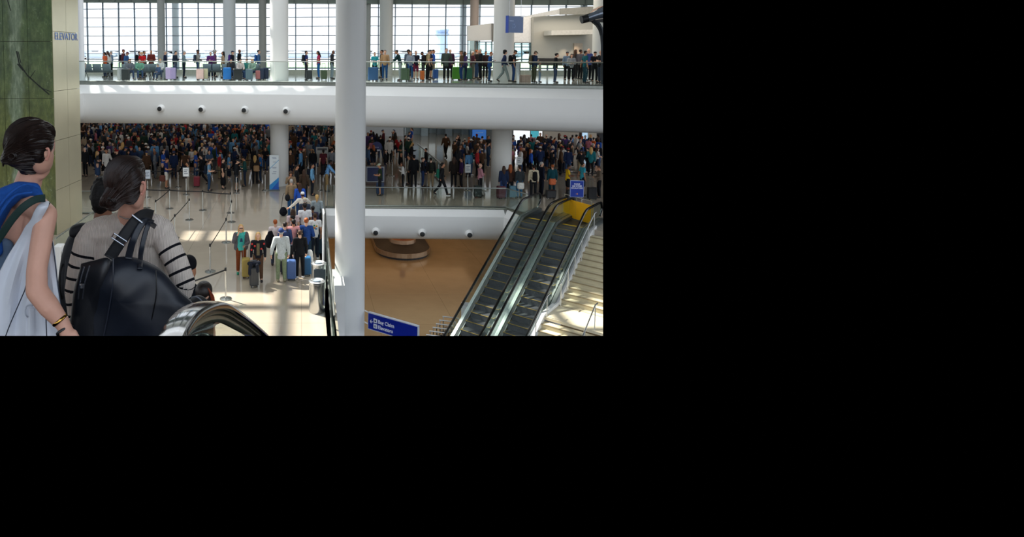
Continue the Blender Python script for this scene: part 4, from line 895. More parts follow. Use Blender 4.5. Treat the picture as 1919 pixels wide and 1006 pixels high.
# tall banner by the column
q = P(514, 356, 0); t = thing('banner_stand', 'tall white banner with blue diagonal foot beside the column', 'banner', (q.x, q.y - .1, 0), .05)
wB, hB = .52, 2.0
MB().box(-wB / 2, wB / 2, -.02, .02, .04, hB).build('panel', mat('#d9e2e6', .5, 0, .02, 2), t); MB().box(-wB / 2 - .05, wB / 2 + .05, -.15, .15, 0, .05).build('base', DSTEEL, t)
MB().slab([(-wB / 2, -.024, .06), (wB / 2, -.024, .06), (wB / 2, -.024, .75), (-wB / 2, -.024, .3)], (0, -.003, 0)).build('blue_print', mat('#2d8fd6', .5), t); MB().slab([(-wB / 2 + .1, -.03, .06), (wB / 2, -.03, .06), (wB / 2, -.03, .55)], (0, -.003, 0)).build('dark_blue_print', mat('#1c5fc0', .5), t)
MB().slab([(-wB / 2, -.024, 1.2), (-wB / 2, -.024, 1.24), (wB / 2, -.024, 1.74), (wB / 2, -.024, 1.7)], (0, -.003, 0)).build('blue_line', mat('#49a0c8', .5), t)
m_ = MB()
for k, zz_ in enumerate((1.85, 1.8, 1.6, 1.3, 1.25, 1.05, .95)): m_.box(-.12 + .03 * (k % 3), .1 + .03 * (k % 2), -.026, -.02, zz_, zz_ + .02)
m_.build('print_lines', mat('#5f6f92', .5), t)
q = P(606, 516, 0); t = thing('banner_stand', 'tall narrow banner seen edge-on beside the near queue', 'banner', (q.x, q.y, 0), 0)
MB().box(-.03, .03, -.4, .4, .03, 2.25).build('panel', mat('#eceff0', .5), t); MB().box(-.035, .0, -.41, .41, .03, 2.28).build('frame', BLACK, t) if 0 else MB().tube([(.035, -.4, 0), (.035, -.4, 2.3)], .02, 6).build('pole', BLACK, t); MB().lathe([(.18, 0), (.17, .03), (.03, .05)], seg=16).build('base', DSTEEL, t)
# framed notices / screens in mid hall
q = P(709, 358, 0); t = thing('display_board', 'navy screen on a dark cabinet behind the green-shirted man', 'display', (q.x, q.y + 1.6, 0)); MB().box(-.6, .6, -.1, .1, 0, 1.15).build('cabinet', mat('#4a3a33', .6), t); MB().box(-.52, .52, -.12, -.1, .2, 1.1).build('frame', mat('#9aa0a4', .4), t); MB().box(-.47, .47, -.13, -.12, .25, 1.05).build('screen', mat('#15204a', .3), t)
MB().box(-.12, .1, -.134, -.13, .6, .63).build('printed_lines', mat('#8090b8', .5), t)
q = P(706, 315, 0); t = thing('round_sign', 'round blue sign on a pole near the central column', 'sign', (q.x, q.y, 0)); MB().tube([(-.3, 0, 0), (-.3, 0, 1.1)], .03, 6).build('pole', STEEL, t)
MB().lathe([(.33, -.02), (.33, .02)], (0, 0, 1.45), 28, M=Matrix.Rotation(pi / 2, 4, 'X')).build('disc', mat('#1b2a66', .4), t); MB().box(-.2, .2, -.03, -.02, 1.16, 1.26).build('white_band', mat('#cfd6e6', .5), t)
MB().lathe([(.08, -.028), (.08, -.022)], (0, 0, 1.55), 16, M=Matrix.Rotation(pi / 2, 4, 'X')).build('emblem', mat('#6b7dbe', .5), t)
for k in range(5): MB().box(-.13 + k * .055, -.095 + k * .055, -.03, -.022, 1.38, 1.42).build('letter', mat('#aab4da', .5), t)
q = P(604, 330, 0); t = thing('notice_board', 'grey notice board on posts among the near queue', 'sign', (q.x, q.y + .5, 0)); MB().box(-.38, .38, -.03, .03, .75, 1.75).build('board', mat('#a9aaa4', .6), t); MB().box(-.3, .3, -.036, -.03, 1.55, 1.68).build('print', mat('#4a4c50', .6), t)
for s in (-.36, .36): MB().tube([(s, 0, 0), (s, 0, .8)], .03, 6).build('post', mat('#e3e5e6', .4), t)
# diagonal railing in the far hall, screen, self-glowing panels and ticket machines
a_, b_ = P(783, 300, 0), P(828, 345, 0)
balustrade([a_, b_], 1.15, 'pale diagonal railing with bright handrail in the far hall', 0, 1.0, True, .05)
t = thing('video_wall', 'blue screen hanging in the far hall left of the right-hand column', 'screen', (F(898, 252, 55).x, 55, F(898, 262, 55).z)); MB().box(-.65, .65, 0, .1, 0, .95).build('casing', mat('#1d3c66', .5), t); MB().box(-.6, .6, -.01, 0, .05, .9).build('screen', mat('#2a5b9e', .4, 0, .1, 2, emit=.5), t)
text('Departures', .2, Matrix.Translation((-.5, -.02, .6)) @ Tm, mat('#9fb6d8', .5), t) if 0 else MB().box(-.35, .35, -.016, -.01, .62, .68).build('text_line', mat('#8fb0dc', .5), t)
t = thing('glow_panel', 'teal panel with added glow at the far hall beyond the right crowd', 'screen', (F(1002, 252, 52).x, 52, 0)); MB().box(-.35, .35, 0, .1, .0, 3.6).build('casing', mat('#2c5a66', .5), t); MB().box(-.32, .32, -.02, 0, .2, 3.5).build('screen', mat('#3f9aa8', .4, emit=.5), t)  # glow put into the panel face, no lamp inside
t = thing('glow_panel', 'pale blue lit glass panel at the far right of the hall', 'screen', (F(1096, 255, 51).x, 51, 0)); MB().box(-.25, .25, 0, .1, .0, 3.6).build('casing', mat('#5a6a7a', .5), t); MB().box(-.22, .22, -.02, 0, .2, 3.5).build('screen', mat('#a9c6dc', .4, emit=.6), t)  # emissive face standing in for light coming through glass
rr = random.Random(5)
for k in range(9):
    x = 765 + k * 15; Dd = 60 - (k % 3); q = F(x, 250, Dd); t = thing('check_in_counter', 'glazed check-in desk, %s along the far hall' % ['first from the left', 'second from the left', 'third from the left', 'fourth from the left', 'fifth from the left', 'fifth from the right', 'third from the right', 'second from the right', 'first from the right'][k], 'desk', (q.x, Dd, 0))
    MB().box(-.3, .3, -.2, .2, 0, 1.05).build('desk', mat(rr.choice(['#7d8b92', '#3a5a78', '#9fb0b6']), .4), t); MB().box(-.3, .3, -.02, .02, 1.05, 2.4).build('screen_glass', mat(rr.choice(['#a9c2cc', '#5b7f96', '#c6d4d8']), .3, emit=.25), t); MB().box(-.32, .32, -.05, .05, 2.4, 2.46).build('top_bar', STEEL, t)  # glass given a faint glow of its own colour, no lamp
for i, (x, w) in enumerate([(206, 26), (240, 12), (335, 22), (395, 50), (447, 12)]):
    q = F(x, 243, 62.8); t = thing('glow_panel', 'bright panel on the far wall above the left crowd, number %s from the left' % ['one', 'two', 'three', 'four', 'five'][i], 'screen', (q.x, 63.85, .0)); MB().box(-w / 38, w / 38, 0, .1, 0, 3.6).build('casing', mat('#9aa8b2', .5), t); MB().box(-w / 40, w / 40, -.02, 0, .06, 3.5).build('face', mat('#dfe8ee', .4, emit=.5), t)  # white wall panels brightened by a glow added to their faces
# ---- upper concourse: kiosk building right
KY = 40.0
def KF(x, y, D=KY): q = F(x, y, D); return q
kb = bpy.data.objects.new('wall_kiosk', None); C.objects.link(kb); kb['kind'] = 'structure'; kb['label'] = 'white checkpoint enclosure with sloping parapet on the upper concourse'
def kquad(pts, D, m, name, th=.15): MB().slab([tuple(KF(x, y, D)) for x, y in pts], (0, th, 0)).build(name, m, kb)
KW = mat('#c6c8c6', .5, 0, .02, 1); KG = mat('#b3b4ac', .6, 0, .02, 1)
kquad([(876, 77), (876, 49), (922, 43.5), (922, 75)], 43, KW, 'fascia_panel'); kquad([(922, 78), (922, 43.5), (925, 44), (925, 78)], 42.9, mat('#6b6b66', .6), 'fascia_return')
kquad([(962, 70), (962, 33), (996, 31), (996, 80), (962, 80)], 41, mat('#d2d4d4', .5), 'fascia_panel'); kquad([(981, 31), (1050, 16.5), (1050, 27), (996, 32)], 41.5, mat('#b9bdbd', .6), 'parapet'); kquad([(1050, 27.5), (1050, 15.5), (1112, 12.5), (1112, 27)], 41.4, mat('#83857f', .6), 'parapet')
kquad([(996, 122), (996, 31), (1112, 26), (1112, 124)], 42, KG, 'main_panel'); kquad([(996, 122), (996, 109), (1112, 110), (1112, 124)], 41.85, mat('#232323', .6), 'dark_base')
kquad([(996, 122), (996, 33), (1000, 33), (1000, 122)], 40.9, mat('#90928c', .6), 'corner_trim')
q0, q1 = KF(1029, 59, 41), KF(1112, 56, 41)
MB().slab([(q0.x, 40.6, q0.z - .25), (q1.x, 39.9, q1.z - .3), (q1.x, 41.9, q1.z - .3), (q0.x, 41.9, q0.z - .25)], (0, 0, .3)).build('canopy_ledge', mat('#c9cac4', .5), kb)
kquad([(1076, 110), (1076, 81), (1092, 81), (1092, 110)], 41.9, mat('#c4b6a2', .5), 'door_leaf'); 
for x in (1063, 1084):
    q = KF(x, 70, 41.5); d_ = bpy.data.lights.new('downlight', 'SPOT'); d_.energy = 55; d_.spot_size = 1.1; d_.color = (1, .75, .55); o = bpy.data.objects.new('downlight', d_); C.objects.link(o); o.location = q; d_.shadow_soft_size = .1
gd = mat('#3d5258', .4, .4)
for x0, x1, y0, y1, D_ in [(876, 889, 76, 124, 43), (893, 911, 78, 124, 43), (911, 923, 78, 124, 43), (963, 977, 80, 118, 41), (979, 995, 80, 118, 41)]:
    kquad([(x0, y1), (x0, y0), (x1, y0), (x1, y1)], D_, glass((.8, .92, .9), .12), 'glass_door', .03)
for x0, y0, y1, D_ in [(877, 76, 124, 42.9), (892.5, 78, 124, 42.9), (911, 78, 124, 42.9), (922, 78, 124, 42.9), (978, 80, 118, 40.9), (993, 80, 118, 40.9), (964, 80, 118, 40.9)]: kquad([(x0 - .8, y1), (x0 - .8, y0), (x0 + .8, y0), (x0 + .8, y1)], D_, gd, 'door_post', .08)
for x0, x1, y, D_ in [(892, 923, 78.5, 42.9), (963, 995, 80.5, 40.9), (963, 995, 88, 40.9)]: kquad([(x0, y + .7), (x0, y - .7), (x1, y - .7), (x1, y + .7)], D_, gd, 'door_rail', .08)
# second bin upstairs
q = P(970, 150, UZ); t = thing('litter_bin', 'steel bin upstairs just right of the right-hand column', 'bin', (q.x, q.y + .3, UZ)); MB().lathe([(.24, 0), (.25, .95), (.25, 1.0)], seg=20).build('body', STEEL, t, True); MB().lathe([(.26, 1.0), (.24, 1.05)], seg=20).build('lid', mat('#d4d6d6', .4), t)
tag(MB().box(-.25, .25, -.2, .2, 0, .38, bev=.01).build('cardboard_box', mat('#b09a8c', .7)), 'tan cardboard box behind the rail right of the upstairs bin', 'box').location = P(984, 153.5, UZ)
# dark lamp-like canopy fixture at the top right
D_ = 31.8; lf = thing('lamp_fixture', 'dark curved steel fixture with a wooden hood at the upper right', 'lamp', (F(1130, 50, D_).x, D_, UZ)); b0 = Vector(lf.location)
def LF(x, y, dy=0): return F(x, y, D_ + dy) - b0
MB().tube([LF(1089.5, 37), LF(1101, 34.5)], .2, 14).build('lamp_head', mat('#1a1b1d', .5), lf, True)
MB().tube([LF(1101, 34), LF(1112, 30), LF(1135, 22)], [.16, .2, .3], 12).build('arm_casing', mat('#8d98a8', .3, .7), lf, True); MB().slab([LF(1098, 40), LF(1112, 38), LF(1140, 33), LF(1140, 42), LF(1112, 41)], (0, .25, 0)).build('lower_arm', mat('#16171a', .5), lf)
MB().tube([LF(1111, 39), LF(1120, 45), LF(1126, 55), LF(1128.5, 68), LF(1129, 85), LF(1129, 158)], [.11, .14, .13, .1, .08, .08], 8).build('curved_post', mat('#2c3136', .4, .4), lf, True)
MB().tube([LF(1097, 29), LF(1115, 23), LF(1140, 15)], .05, 6).build('top_rim', mat('#17181a', .5), lf); MB().slab([LF(1114, 23), LF(1121, 15.5), LF(1131, 11), LF(1145, 8), LF(1145, 20)], (0, .5, 0)).build('wooden_hood', mat('#8a5a3a', .5, 0, .2, 4), lf)
# ---- seats upstairs
_se = {}
def bench(x, y, n, label, rz=0):
    q = P(x, y, UZ); t = thing('bench_seating', label, 'seat', (q.x, q.y, UZ), rz)
    if not _se:
        g_ = MB(); g_.grid([[Vector((-.26 + .52 * i / 4, -.02 + .0 * i, .45 + z_)) + Vector((0, y_, 0)) for i in range(5)] for y_, z_ in ((-.25, .02), (-.1, -.02), (.05, -.01), (.16, .06), (.22, .22), (.28, .45))]); me = g_.mesh('seat_shell', mat('#6f7f88', .5, 0, .05, 8)); thicken(me, .04); _se['s'] = me
    for k in range(n): o = bpy.data.objects.new('seat_shell', _se['s']); C.objects.link(o); o.parent = t; o.location = ((k - (n - 1) / 2) * .58, 0, 0)
    MB().box(-n * .29, n * .29, -.03, .03, .38, .43).build('beam', DSTEEL, t)
    for s in (-1, 1): MB().tube([(s * n * .24, -.3, .02), (s * n * .24, -.12, .25), (s * n * .24, 0, .4), (s * n * .24, .12, .25), (s * n * .24, .3, .02)], .02, 6).build('leg', STEEL, t)
bench(184, 147.5, 3, 'row of grey airport seats at the left end of the upper concourse', pi); bench(256, 148, 3, 'grey seats under the first seated pair upstairs', pi); bench(296, 147, 2, 'grey seats left of the lilac suitcase', pi); bench(398, 147, 2, 'grey seats left of the bright blue suitcase', pi); bench(452, 148, 4, 'grey seats left of the balcony column', pi)
# ------------------------------------------------------------------ people upstairs (feet pixel x, y)
FC, AW, RT, LT = 0, pi, pi / 2, -pi / 2
NV, BK, DN = '#1d2a44', '#17181c', '#34496a'
UP = [ # x, y, rz, pose, hair, hc, top, bottom, skin, hat, scale, label
 (152, 146, RT, 'phone', 'short', 'dark', ('long', '#2a2c30'), ('long', BK), 'tan', None, 1.05, 'dark-haired man half hidden by the cream tower upstairs'),
 (197, 145, LT, 'handle', 'tail', 'black', ('tee', '#d8643a'), ('long', NV), 'tan', None, .95, 'woman in an orange top at the left end of the upstairs queue'),
 (204, 144.5, LT, 'phone', 'long', 'brown', ('long', '#e6e4de'), ('long', BK), 'pale', None, 1.0, 'brown-haired woman in a white blouse upstairs left'),
 (209, 144, LT, 'stand', 'short', 'grey', ('long', '#7f93ab'), ('long', BK), 'pale', None, 1.0, 'grey-haired man in a pale blue shirt upstairs left'),
 (232, 145, RT, 'stand', 'short', 'dark', ('long', '#5a3038'), ('long', BK), 'tan', ('cap', '#5a2a34'), 1.06, 'tall person in a maroon cap with a large dark backpack'),
 (237, 146, RT, 'phone', 'short', 'brown', ('long', '#335a8c'), ('long', DN), 'pale', ('cap', '#5a2f3c'), .97, 'person in a blue denim jacket and maroon cap'),
 (262, 144, RT, 'stand', 'short', 'brown', ('long', '#2c2d33'), ('long', BK), 'pale', None, .98, 'person in charcoal right behind the red shirt upstairs'),
 (267, 146, FC, 'hold_both', 'short', 'blond', ('tee', '#c41f26'), ('long', BK), 'pale', None, .96, 'blond person in a bright red shirt upstairs'),
 (271, 143.5, RT, 'stand', 'short', 'dark', ('long', '#262a33'), ('long', BK), 'tan', None, 1.0, 'person in dark grey peering over the red shirt'),
 (284, 145, FC, 'hold_both', 'bald', 'dark', ('long', '#6a2b26'), ('long', BK), 'tan', None, 1.03, 'bald man in a dark red shirt facing out upstairs'),
 (310, 145, RT, 'stand', 'short', 'grey', ('coat', '#1b2440'), ('long', NV), 'pale', None, 1.0, 'grey-haired man in a navy suit upstairs'),
 (328, 146, RT, 'phone', 'short', 'dark', ('long', '#25303f'), ('long', DN), 'pale', None, 1.0, 'dark-haired man in a navy jumper reading his phone'),
 (345, 146, RT, 'hold_both', 'short', 'grey', ('long', '#6f8288'), ('long', '#1d2432'), 'pale', None, 1.0, 'grey-haired man in a grey-green hoodie with bag across'),
 (371, 145.5, RT, 'to_face', 'short', 'dark', ('long', '#8b8a84'), ('long', DN), 'brown', ('cap', '#23252b'), 1.04, 'man in dark cap and stone jacket holding a phone up'),
 (395, 146, FC, 'crossed', 'short', 'brown', ('long', '#5a2f6c'), ('long', NV), 'pale', None, .96, 'woman in a purple and blue top upstairs'),
 (403, 144, RT, 'stand', 'curly', 'grey', ('long', '#6d4a66'), ('long', BK), 'pale', None, 1.04, 'tall grey curly-haired person behind the purple top'),
 (418, 146, LT, 'stand', 'long', 'black', ('long', '#a38a6e'), ('long', BK), 'tan', None, .98, 'black-haired woman in a tan top left of the blue suitcase'),
 (436, 145.5, RT, 'stand', 'short', 'brown', ('tee', '#1c2030'), ('long', BK), 'pale', ('cap', '#1b2747'), 1.0, 'man in navy cap and dark tee carrying a purple backpack'),
 (449, 145, RT, 'stand', 'bald', 'dark', ('long', '#17181c'), ('long', BK), 'brown', None, 1.06, 'bald man in a black jacket left of the balcony column'),
 (485, 146, RT, 'stand', 'short', 'dark', ('long', '#3f6390'), ('long', '#23262e'), 'pale', None, 1.03, 'man with blue backpack nearest the balcony column'),
 (574, 147, RT, 'handle', 'short', 'dark', ('tee', '#2c3a72'), ('long', '#23262c'), 'pale', None, 1.0, 'man in an indigo tee just right of the balcony column'),
 (597, 147.5, LT, 'hold_both', 'long', 'black', ('tee', '#b8365a'), ('long', '#2f6aa8'), 'tan', None, 1.0, 'woman in pink top and blue jeans right of the balcony column'),
 (622, 148, RT, 'phone', 'bald', 'dark', ('long', '#2c2e33'), ('long', '#8b9aa2'), 'brown', None, 1.03, 'man in charcoal shirt beside the central column upstairs'),
 (702, 149, FC, 'crossed', 'short', 'brown', ('tee', '#2fa0ab'), ('long', '#1e2a33'), 'pale', None, .95, 'woman in turquoise top right of the central column upstairs'),
 (715, 146, LT, 'stand', 'short', 'black', ('long', '#2a2a30'), ('long', BK), 'tan', None, 1.03, 'dark-haired person behind the tan-jacketed woman'),
 (721, 150, FC, 'stand', 'bun', 'brown', ('long', '#b08d66'), ('long', '#2b5484'), 'pale', None, 1.02, 'woman in tan top and jeans with a coat on her arm'),
 (750, 151, LT, 'reach', 'short', 'dark', ('long', '#1c3a3c'), ('long', '#9aa2a4'), 'tan', None, 1.05, 'man in dark green hoodie and grey trousers leaning on a case'),
 (765, 146, FC, 'stand', 'curly', 'black', ('long', '#5c6a78'), ('long', BK), 'brown', None, 1.04, 'curly black-haired person behind the grey shirt upstairs'),
 (769, 149, FC, 'hold_both', 'tail', 'brown', ('long', '#8f9aa6'), ('long', '#27507e'), 'pale', None, .99, 'woman in pale grey sweatshirt right of the green hoodie'),
 (779, 149, FC, 'stand', 'short', 'brown', ('tee', '#1c2233'), ('shorts', '#7a2a44'), 'pale', None, 1.0, 'person in navy tee and maroon shorts upstairs'),
 (793, 147, LT, 'phone', 'short', 'dark', ('long', '#1a1b1f'), ('long', BK), 'brown', None, .98, 'person in black bending left of the beige backpacker'),
 (801, 150, RT, 'phone', 'short', 'dark', ('tee', '#a99670'), ('long', BK), 'pale', None, 1.04, 'man in beige tee and black trousers with orange case'),
 (807, 147, RT, 'stand', 'short', 'black', ('tee', '#1c2742'), ('shorts', BK), 'tan', None, 1.04, 'man in navy tee and black shorts behind the beige tee'),
 (812, 146, RT, 'handle', 'short', 'dark', ('long', '#2c53a8'), ('shorts', '#8f8670'), 'tan', None, 1.05, 'man in bright blue jacket and tan shorts upstairs'),
 (836, 151, FC, 'handle', 'short', 'brown', ('coat', '#3f4a42'), ('long', BK), 'pale', None, 1.08, 'tall man in a long grey-green jacket upstairs'),
 (843, 149, FC, 'stand', 'short', 'grey', ('coat', '#472a44'), ('long', BK), 'pale', None, 1.05, 'person in dark plum coat overlapping the grey-green jacket'),
 (864, 151, LT, 'stand', 'short', 'brown', ('long', '#54442f'), ('long', '#1d3868'), 'tan', ('cap', '#5a4a36'), 1.0, 'person in brown cap, brown jacket and blue jeans'),
 (871, 150, RT, 'stand', 'long', 'dark', ('long', '#4b3a66'), ('long', NV), 'pale', None, .97, 'person in a purple top right of the brown cap'),
 (885, 148, RT, 'crossed', 'short', 'white', ('long', '#4c2630'), ('long', '#55584c'), 'tan', None, .99, 'white-haired man in a maroon shirt left of two black jackets'),
 (893, 147, RT, 'stand', 'short', 'red', ('long', '#28211f'), ('long', DN), 'pale', None, 1.04, 'red-haired man behind the black-jacketed man'),
 (900, 150, LT, 'hold_both', 'short', 'grey', ('coat', '#15161a'), ('long', BK), 'pale', None, 1.07, 'tall grey-haired man in a black jacket facing left'),
 (909, 147, FC, 'phone', 'short', 'dark', ('long', '#2c1c1e'), ('long', BK), 'tan', None, 1.0, 'man in dark brown shirt behind the leaning blue jacket'),
 (917, 153, RT, 'phone', 'short', 'red', ('long', '#1f437c'), ('long', '#27456e'), 'pale', None, .97, 'red-haired person in a blue jacket leaning over the rail'),
 (944, 154, RT, 'walk', 'curly', 'black', ('long', '#2a3452'), ('long', '#7d8684'), 'pale', None, 1.02, 'curly-haired man in navy and grey trousers walking right'),
 (962, 154, RT, 'phone', 'short', 'dark', ('tee', '#1e2128'), ('long', '#26406c'), 'tan', ('cap', '#1a1b20'), 1.03, 'man in a black cap with phone right of the right-hand column'),
 (1000, 155, RT, 'phone', 'short', 'brown', ('long', '#1c2a42'), ('long', '#434636'), 'pale', ('cap', '#54503f'), 1.0, 'person in olive cap with a pink-strapped backpack'),
 (1011, 154, RT, 'stand', 'short', 'dark', ('long', '#a9aa9c'), ('long', '#7e94ae'), 'tan', None, .66, 'small child in a cream top and pale jeans upstairs'),
 (1040, 155, RT, 'phone', 'bun', 'black', ('long', '#191a20'), ('long', '#33405a'), 'pale', None, .93, 'black-haired woman in black with a low bun upstairs'),
 (1062, 150, FC, 'stand', 'short', 'dark', ('long', '#6d7f92'), ('long', BK), 'tan', ('cap', '#30343c'), .97, 'person in grey-blue top and dark cap by the beige wall'),
 (1070, 152, FC, 'hold_both', 'long', 'black', ('long', '#8f9396'), ('long', BK), 'pale', None, .9, 'long-haired girl in a pale grey top upstairs right'),
 (1078, 148, RT, 'stand', 'long', 'brown', ('long', '#26282e'), ('long', BK), 'pale', None, 1.05, 'brown-haired woman in black at the front of the right group'),
 (1087, 149, RT, 'stand', 'short', 'dark', ('long', '#4a4a52'), ('long', BK), 'brown', None, 1.05, 'man in dark grey behind the teal shirt'),
 (1096, 156, RT, 'handle', 'short', 'dark', ('tee', '#1b5a62'), ('long', '#1d3a44'), 'tan', None, 1.0, 'person in teal tee leaning forward at the rail'),
 (1102, 151, FC, 'stand', 'bald', 'grey', ('long', '#3c4a86'), ('long', BK), 'pale', None, 1.07, 'pink-faced bald man in blue behind the teal tee'),
 (1114, 154, FC, 'crossed', 'short', 'black', ('tee', '#131418'), ('long', BK), 'tan', ('cap', '#131417'), .97, 'person in a black cap and black tee at the far right upstairs'),
 (1125, 156, LT, 'crossed', 'short', 'grey', ('tee', '#15161a'), ('long', '#39404e'), 'pale', None, 1.02, 'grey-haired man in a black tee at the right picture edge'),
]
for x, y, rz, pose, hair, hc, top, bot, skin, hat, sc, lab in UP:
    person(P(x, y, UZ), rz + random.uniform(-.3, .3), pose, hair, hc, top, bot, skin, hat, label=lab, sc=sc * .98)
for x, y, hair, hc, top, lab in [(155, 148.5, 'short', 'dark', '#b9a9a4', 'person seated in a flowered shirt beside the cream tower'), (243, 149, 'long', 'brown', '#6c6f7c', 'person seated in grey above the black suitcase'), (262, 149, 'short', 'brown', '#6aa08a', 'person seated in a green shirt and jeans upstairs'), (301, 148, 'short', 'blond', '#d9dadc', 'person seated in white left of the lilac suitcase'), (297, 149, 'short', 'brown', '#33507c', 'small child seated in dark blue upstairs'),
                                 (433, 149, 'short', 'dark', '#3a3a3e', 'person seated right of the bright blue suitcase'), (450, 149.5, 'short', 'dark', '#d8c9c6', 'person seated in pale pink behind the black suitcase'), (463, 148.5, 'short', 'dark', '#3f9088', 'person seated in a teal top near the balcony column'), (473, 149, 'long', 'blond', '#9bb8a6', 'blond person seated in pale green near the balcony column')]:
    q = P(x, y, UZ); person(q, random.uniform(-.5, .5), 'sit', hair, hc, ('long', top), ('long', DN), 'pale', None, label=lab, sc=.95 if 'child' not in lab else .7)
for x, y, col, lab, h, w, rz in [(236, 151, '#2c3036', 'black suitcase below the seated person in grey', .6, .44, 0), (226, 151, '#9fa4a8', 'silver suitcase left of the black one upstairs', .65, .3, .8), (316, 150, '#b7a6cf', 'lilac suitcase with dark stripe on the upper concourse', .68, .3, 0), (325, 150, '#a797c4', 'second lilac suitcase pressed against the first', .66, .3, 0), (311, 149, '#7f8a8c', 'grey suitcase left of the lilac pair', .62, .22, .3), (375, 150, '#e6c2bd', 'pale pink suitcase upstairs', .6, .42, 0), (385, 149.5, '#d8cfae', 'cream suitcase beside the pale pink one', .6, .3, 0),
                             (426, 150.5, '#2073c2', 'bright blue suitcase upstairs', .68, .46, 0), (446, 151, '#26292d', 'large black suitcase left of the balcony column', .62, .5, 0), (467, 151, '#5d7480', 'grey-blue suitcase left of the balcony column', .6, .4, 0), (484, 150, '#b06c6c', 'dusty pink suitcase near the balcony column', .5, .3, 0), (498, 149.5, '#243352', 'navy suitcase touching the balcony column', .66, .34, 0), (491, 150, '#24304a', 'dark blue suitcase left of the navy one', .64, .26, 0),
                             (579, 149.5, '#3a3d3f', 'charcoal suitcase of the man in the indigo tee', .5, .34, .3), (607, 150, '#4d5c40', 'olive green suitcase of the woman in blue jeans', .52, .34, .2), (699, 152, '#24507e', 'large blue suitcase right of the central column', .72, .56, 0), (759, 152, '#3f5836', 'dark green suitcase in front of the green hoodie', .66, .48, 0), (791, 151, '#d2691e', 'orange suitcase beside the black trousers', .5, .2, .2), (855, 150, '#57a028', 'lime green suitcase behind the rail', .7, .46, 0), (816, 149, '#2d5fa8', 'blue suitcase of the man in the bright blue jacket', .55, .3, 0), (876, 150, '#2c6a50', 'green suitcase left of the white-haired man', .66, .5, 0)]:
    suitcase(P(x, y, UZ), rz, col, lab, h, w)
def on_back(x, y, rz, col, lab, z0=UZ, sc=1.0, hgt=1.22, off=.19):
    q = P(x, y, z0); f = Vector((sin(rz), -cos(rz), 0)); return backpack(q - f * off + Vector((0, 0, hgt)), rz, col, lab, sc)
for a in [(232, 145, RT, '#22252e', 'dark backpack on the person in the maroon cap'), (262, 144, RT, '#1a1b1f', 'black backpack on the person behind the red shirt'), (371, 145.5, RT, '#3b4658', 'slate backpack on the man in the stone jacket'), (436, 145.5, RT, '#4d2f86', 'purple backpack on the man in the navy cap'), (485, 146, RT, '#2b5a9a', 'blue backpack nearest the balcony column'), (574, 147, RT, '#2a2c30', 'black backpack on the man in the indigo tee'), (801, 150, RT, '#23201f', 'dark backpack on the man in the beige tee'), (1000, 155, RT, '#59523f', 'olive backpack with the person in the olive cap'), (962, 154, RT, '#15161a', 'black backpack on the man in the black cap')]: on_back(*a)
